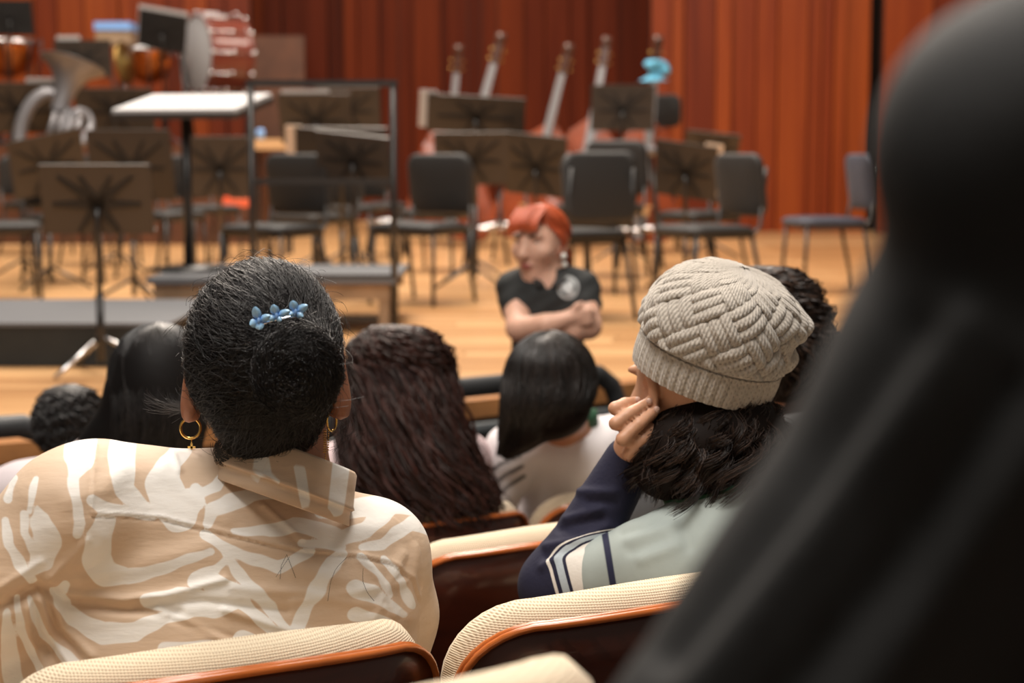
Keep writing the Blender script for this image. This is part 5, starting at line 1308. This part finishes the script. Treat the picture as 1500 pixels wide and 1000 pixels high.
    nt.links.new(ca.outputs['Fac'], mp.inputs['Value']); nt.links.new(mp.outputs['Result'], rp.inputs['Fac']); nt.links.new(rp.outputs['Color'], nt.nodes['Principled BSDF'].inputs['Base Color'])
    NV, WH, GR = (.008, .008, .030, 1), (.72, .68, .62, 1), (.42, .48, .52, 1); e = rp.color_ramp.elements; e[0].color = NV; e[1].position = .20; e[1].color = WH
    for p_, c_ in ((.25, NV), (.31, GR), (.42, NV), (.47, WH)): k_ = e.new(p_); k_.color = c_
    sl_ = wpart('sleeve', V, F, m, root); at = sl_.data.attributes.new('band', 'FLOAT', 'POINT'); at.data.foreach_set('value', q.astype(np.float32)); sl_['label'] = 'navy sleeve with white bands at the elbow'
    ringband(pt(1058, 722, 2.40), rotm(RZ(R(40)) @ RY(R(-14)) @ RX(R(-12))), .074, .070, .045, .010, .02).build('collar', gm, root, True)
    legs_mesh(root, L, 1.0)
    # beanie
    bc = pt(1027, 555, 2.44); zb = np.array((.28, -.20, .93)); zb /= np.linalg.norm(zb); xb = np.array((1, .1, 0.)); xb -= zb*xb.dot(zb); xb /= np.linalg.norm(xb); yb = np.cross(zb, xb)
    hp = .95*np.array([0, .012, .03, .045, .06, .085, .11, .135, .155, .170, .180, .184]); rp = np.array([.1045, .107, .108, .107, .113, .1165, .113, .103, .088, .066, .036, .002])
    NT, NH = 560, 230
    th = np.linspace(0, 2*np.pi, NT, endpoint=False); tt = np.linspace(0, 1, NH)
    from_len = np.concatenate([[0], np.cumsum(np.hypot(np.diff(hp), np.diff(rp)))]); sl = tt*from_len[-1]
    h_ = np.interp(sl, from_len, hp); r_ = np.interp(sl, from_len, rp)
    k5 = np.ones(9)/9
    for arr in (h_, r_):
        pd_ = np.concatenate([np.full(4, arr[0]), arr, np.full(4, arr[-1])]); arr[4:-4] = np.convolve(pd_, k5, 'valid')[4:-4]
    TH, SL = np.meshgrid(th, sl, indexing='ij'); H = np.broadcast_to(h_, TH.shape).copy(); RR = np.broadcast_to(r_, TH.shape).copy()
    dth = np.angle(np.exp(1j*(TH-.15)))
    RR = RR*(1+.17*np.exp(-(dth/.7)**2)*np.exp(-((H-.128)/.017)**2)-.15*np.exp(-(dth/.9)**2)*np.exp(-((H-.092)/.013)**2))
    body_m = np.clip((H-.047)/.006, 0, 1)
    # basket weave of three-rib blocks turned 45 degrees
    s_ = SL; c_ = TH*.108; cell = .049*np.sqrt(2)
    ncirc = round(2*np.pi*.108/(cell*2))*2; c_ = TH/(2*np.pi)*ncirc; s2 = s_/cell*1.0
    U, W_ = (c_+s2), (s2-c_); iu, iw = np.floor(U), np.floor(W_); fu, fw = U-iu, W_-iw; par = ((iu+iw) % 2) == 0
    rib = np.where(par, np.abs(np.sin(np.pi*3*fu)), np.abs(np.sin(np.pi*3*fw)))**.6
    along = np.where(par, fw, fu); dome = np.sin(np.pi*np.clip(along, 0, 1))**.45
    weave = rib*.0042+dome*.0060
    ribs = (np.abs(np.sin(TH*46/2))**.5)*.0035
    disp = np.where(H < .047, ribs, weave*body_m)*np.clip((.182-H)/.02, 0, 1)+.0015*(H < .047)
    sag = .004*np.sin(5*TH+30*H)*body_m
    RR = RR*.945+disp+sag
    slo = .008*(H/.184)**2
    P = bc+(RR*np.cos(TH)+slo)[..., None]*xb+(RR*np.sin(TH)*1.04)[..., None]*yb+H[..., None]*zb
    V = P.reshape(-1, 3); i, j = np.meshgrid(np.arange(NT), np.arange(NH-1), indexing='ij'); i2 = (i+1) % NT
    F = np.stack([i*NH+j, i2*NH+j, i2*NH+j+1, i*NH+j+1], -1).reshape(-1, 4)
    km = bpy.data.materials.new('oatmeal_wool_knit'); km.use_nodes = True; nt = km.node_tree; b = nt.nodes['Principled BSDF']
    uv = nt.nodes.new('ShaderNodeAttribute'); uv.attribute_name = 'stitch'
    w1 = nt.nodes.new('ShaderNodeTexWave'); w1.bands_direction = 'X'; w1.inputs['Scale'].default_value = 62; w1.inputs['Distortion'].default_value = 1.0
    w2 = nt.nodes.new('ShaderNodeTexWave'); w2.bands_direction = 'DIAGONAL'; w2.inputs['Scale'].default_value = 70; w2.inputs['Distortion'].default_value = 1.5
    nz = nt.nodes.new('ShaderNodeTexNoise'); nz.inputs['Scale'].default_value = 260
    for q in (w1, w2, nz): nt.links.new(uv.outputs['Vector'], q.inputs['Vector'])
    ad = nt.nodes.new('ShaderNodeMath'); nt.links.new(w1.outputs['Fac'], ad.inputs[0]); nt.links.new(w2.outputs['Fac'], ad.inputs[1])
    ad2 = nt.nodes.new('ShaderNodeMath'); nt.links.new(ad.outputs[0], ad2.inputs[0]); nt.links.new(nz.outputs['Fac'], ad2.inputs[1])
    rp_ = nt.nodes.new('ShaderNodeValToRGB'); nt.links.new(ad2.outputs[0], rp_.inputs['Fac']); rp_.color_ramp.elements[0].position = .5; rp_.color_ramp.elements[0].color = (.32, .283, .24, 1); rp_.color_ramp.elements[1].color = (.52, .47, .405, 1)
    nt.links.new(rp_.outputs['Color'], b.inputs['Base Color']); b.inputs['Roughness'].default_value = .95; b.inputs['Sheen Weight'].default_value = .3
    bp_ = nt.nodes.new('ShaderNodeBump'); bp_.inputs['Strength'].default_value = .55; bp_.inputs['Distance'].default_value = .0015
    nt.links.new(ad2.outputs[0], bp_.inputs['Height']); nt.links.new(bp_.outputs['Normal'], b.inputs['Normal'])
    bo = empty('beanie', (0, 0, 0)); bo.parent = root; bo['label'] = 'oatmeal knitted beanie with basket weave blocks'
    st = np.stack([TH*.108, SL, 0*SL], -1).reshape(-1, 3)
    sp = int(np.argmax(h_ > .0475))
    for nm, lo, hi in (('ribbed_brim', 0, sp+1), ('knit_crown', sp, NH)):
        mk = np.zeros((NT, NH), bool); mk[:, lo:hi] = True
        v, f, u = keep(V, F, mk.ravel()); o = add_obj(nm, mesh_np(nm, v-np.array(root.location), f), km, bo)
        aa = o.data.attributes.new('stitch', 'FLOAT_VECTOR', 'POINT'); aa.data.foreach_set('vector', st[u].astype(np.float32).ravel())
    # curls under the beanie
    base = SDF().ell(pt(1052, 600, 2.43), (.070, .085, .050), None, .03).ell(pt(1028, 645, 2.405), (.084, .08, .055), None, .03).ell(pt(985, 692, 2.385), (.055, .05, .040), None, .03).ell(pt(1080, 650, 2.40), (.075, .07, .065), None, .03)
    rg2 = np.random.default_rng(21)
    V_, F_ = base.mesh(.006); N_ = normals(V_, F_)
    cand = np.where((V_[:, 2] > pt(1000, 640, 2.4)[2]) & (N_[:, 1] < .4))[0]
    G, S_, K = 150, 32, 20; t = np.linspace(0, 1, K); g0 = V_[rg2.choice(cand, G)]; out = []
    cen = pt(1020, 640, 2.41)
    for g in range(G):
        p = g0[g]; o_ = p-cen; o_[2] *= .3; o_ /= np.linalg.norm(o_); ln = rg2.uniform(.06, .115); tw = np.cross(o_, (0, 0, 1.)); tw /= np.linalg.norm(tw)
        ph, tn, am = rg2.uniform(0, 6.28), rg2.uniform(.9, 2.0), rg2.uniform(.008, .016)
        side = rg2.normal(0, .03)
        q = ph+2*np.pi*tn*t; e = np.clip(t*3, 0, 1)
        path = p+np.outer(t*ln*-.9, (0, 0, 1.))+np.outer(am*e*np.cos(q)-.004+.012*np.sin(t*2.6), o_)+np.outer(am*e*np.sin(q)+side*t*t, tw)
        spread = rg2.normal(0, .0030, (S_, 1, 3))*(1+.6*t[None, :, None])+rg2.normal(0, .0003, (S_, K, 3))
        out.append(path[None]+spread)
    out = np.concatenate(out); vs = strands(out, (.00055*np.clip(1.1-t**3*.7, .3, 1))[None, :].repeat(len(out), 0))
    hair_part(root, base, .006, H_BROWNCAP, [vs], H_BROWN, 'loose dark brown curls below the beanie')
    # a few fine hairs beside the ear
    tag(root, 'person in an oatmeal knitted beanie resting the cheek on one hand', 'person')
beanie_person()
# ------------------------------------------------------------------ neighbour in the black jacket
def neighbour():
    so = SEAT[(-1, 0)]; L, a = seat_frame(so); root = empty('person', L((0, .3, 0)))
    jm = mat('black_soft_shell', (.011, .011, .011), .75, bump=.25, bscale=25)
    S0, E0 = pt(1560, 560, .60), pt(985, 1335, .63)
    hc = np.array((.345, .63, 1.07)); M = rotm(RZ(R(26)) @ RX(R(-10)))
    body, jk = SDF(), SDF(); w = add_head(body, hc, M, 1.02)
    body.cone(hc+np.array((0, -.02, -.06)), .056, (.335, .57, .90), .06, .03)
    for s, g in ((body, -.012), (jk, 0)):
        s.chain([S0, np.array((.34, .545, .80)), np.array((.52, .66, .77))], [.074+g, .10+g, .08+g], .05)
        s.cone((.36, .50, .72), .15+g, np.array(L((0, .2, .60))), .15+g, .06)
        s.chain([S0, E0], [.0735+g, .066+g], .03)
        s.chain([E0, np.array(L((-.10, .46, .66)))], [.056+g, .042+g], .02)
        s.chain([np.array((.52, .66, .77)), np.array((.60, .74, .55)), np.array(L((.12, .48, .66)))], [.07+g, .056+g, .042+g], .03)
    jk.ell(pt(1512, 226, .575), (.046, .050, .049), None, .012)
    jk.chain([pt(1512, 226, .575), np.array((.28, .50, .92)), np.array((.37, .50, .945)), np.array((.44, .58, .92))], [.046, .05, .05, .045], .03)
    for e in (-.10, .12):
        hb = np.array(L((e, .49, .66))); body.ell(hb, (.036, .046, .022), None, .015)
        for q in range(4): body.chain([hb+np.array(((q-1.5)*.019, .035, 0)), hb+np.array(((q-1.5)*.02, .075, -.01)), hb+np.array(((q-1.5)*.02, .095, -.022))], [.009, .0085, .0072], .004)
    body.cone(L((-.08, .20, .56)), .08, L((.08, .20, .56)), .08, .05)
    V, F = body.mesh(.010); wpart('body', V, F, SK['tan'], root); face_parts(root, w, 1.02)
    V, F = jk.mesh(.006); px, py = proj(V); N = normals(V, F)
    def rd(strokes, sg, amp): return amp*np.exp(-(np.minimum(0, polyline_field(px, py, [[(x, y, 0) for x, y in s] for s in strokes]))/sg)**2)
    dd = rd([[(1420, 470), (1230, 740), (1020, 1010)], [(1560, 600), (1380, 860), (1250, 1050)]], 32, .006)-rd([[(1340, 480), (1150, 750), (980, 960)], [(1480, 560), (1300, 830), (1120, 1050)]], 30, .006)
    V = V+N*dd[:, None]; jo = wpart('jacket', V, F, jm, root); jo['label'] = 'black jacket with a rolled hood'
    hs = SDF().ell(w((0, -.014, .024)), (.084, .104, .098), M, .02); V, F = hs.mesh(.009); loc = (V-hc) @ M
    V, F, _ = keep(V, F, ~((loc[:, 1] > .055) & (loc[:, 2] < .05))); wpart('hair', V, F, H_CAP, root)
    legs_mesh(root, L, 1.05)
    tag(root, 'person in a black jacket leaning forward, sleeve close to the camera', 'person')
neighbour()
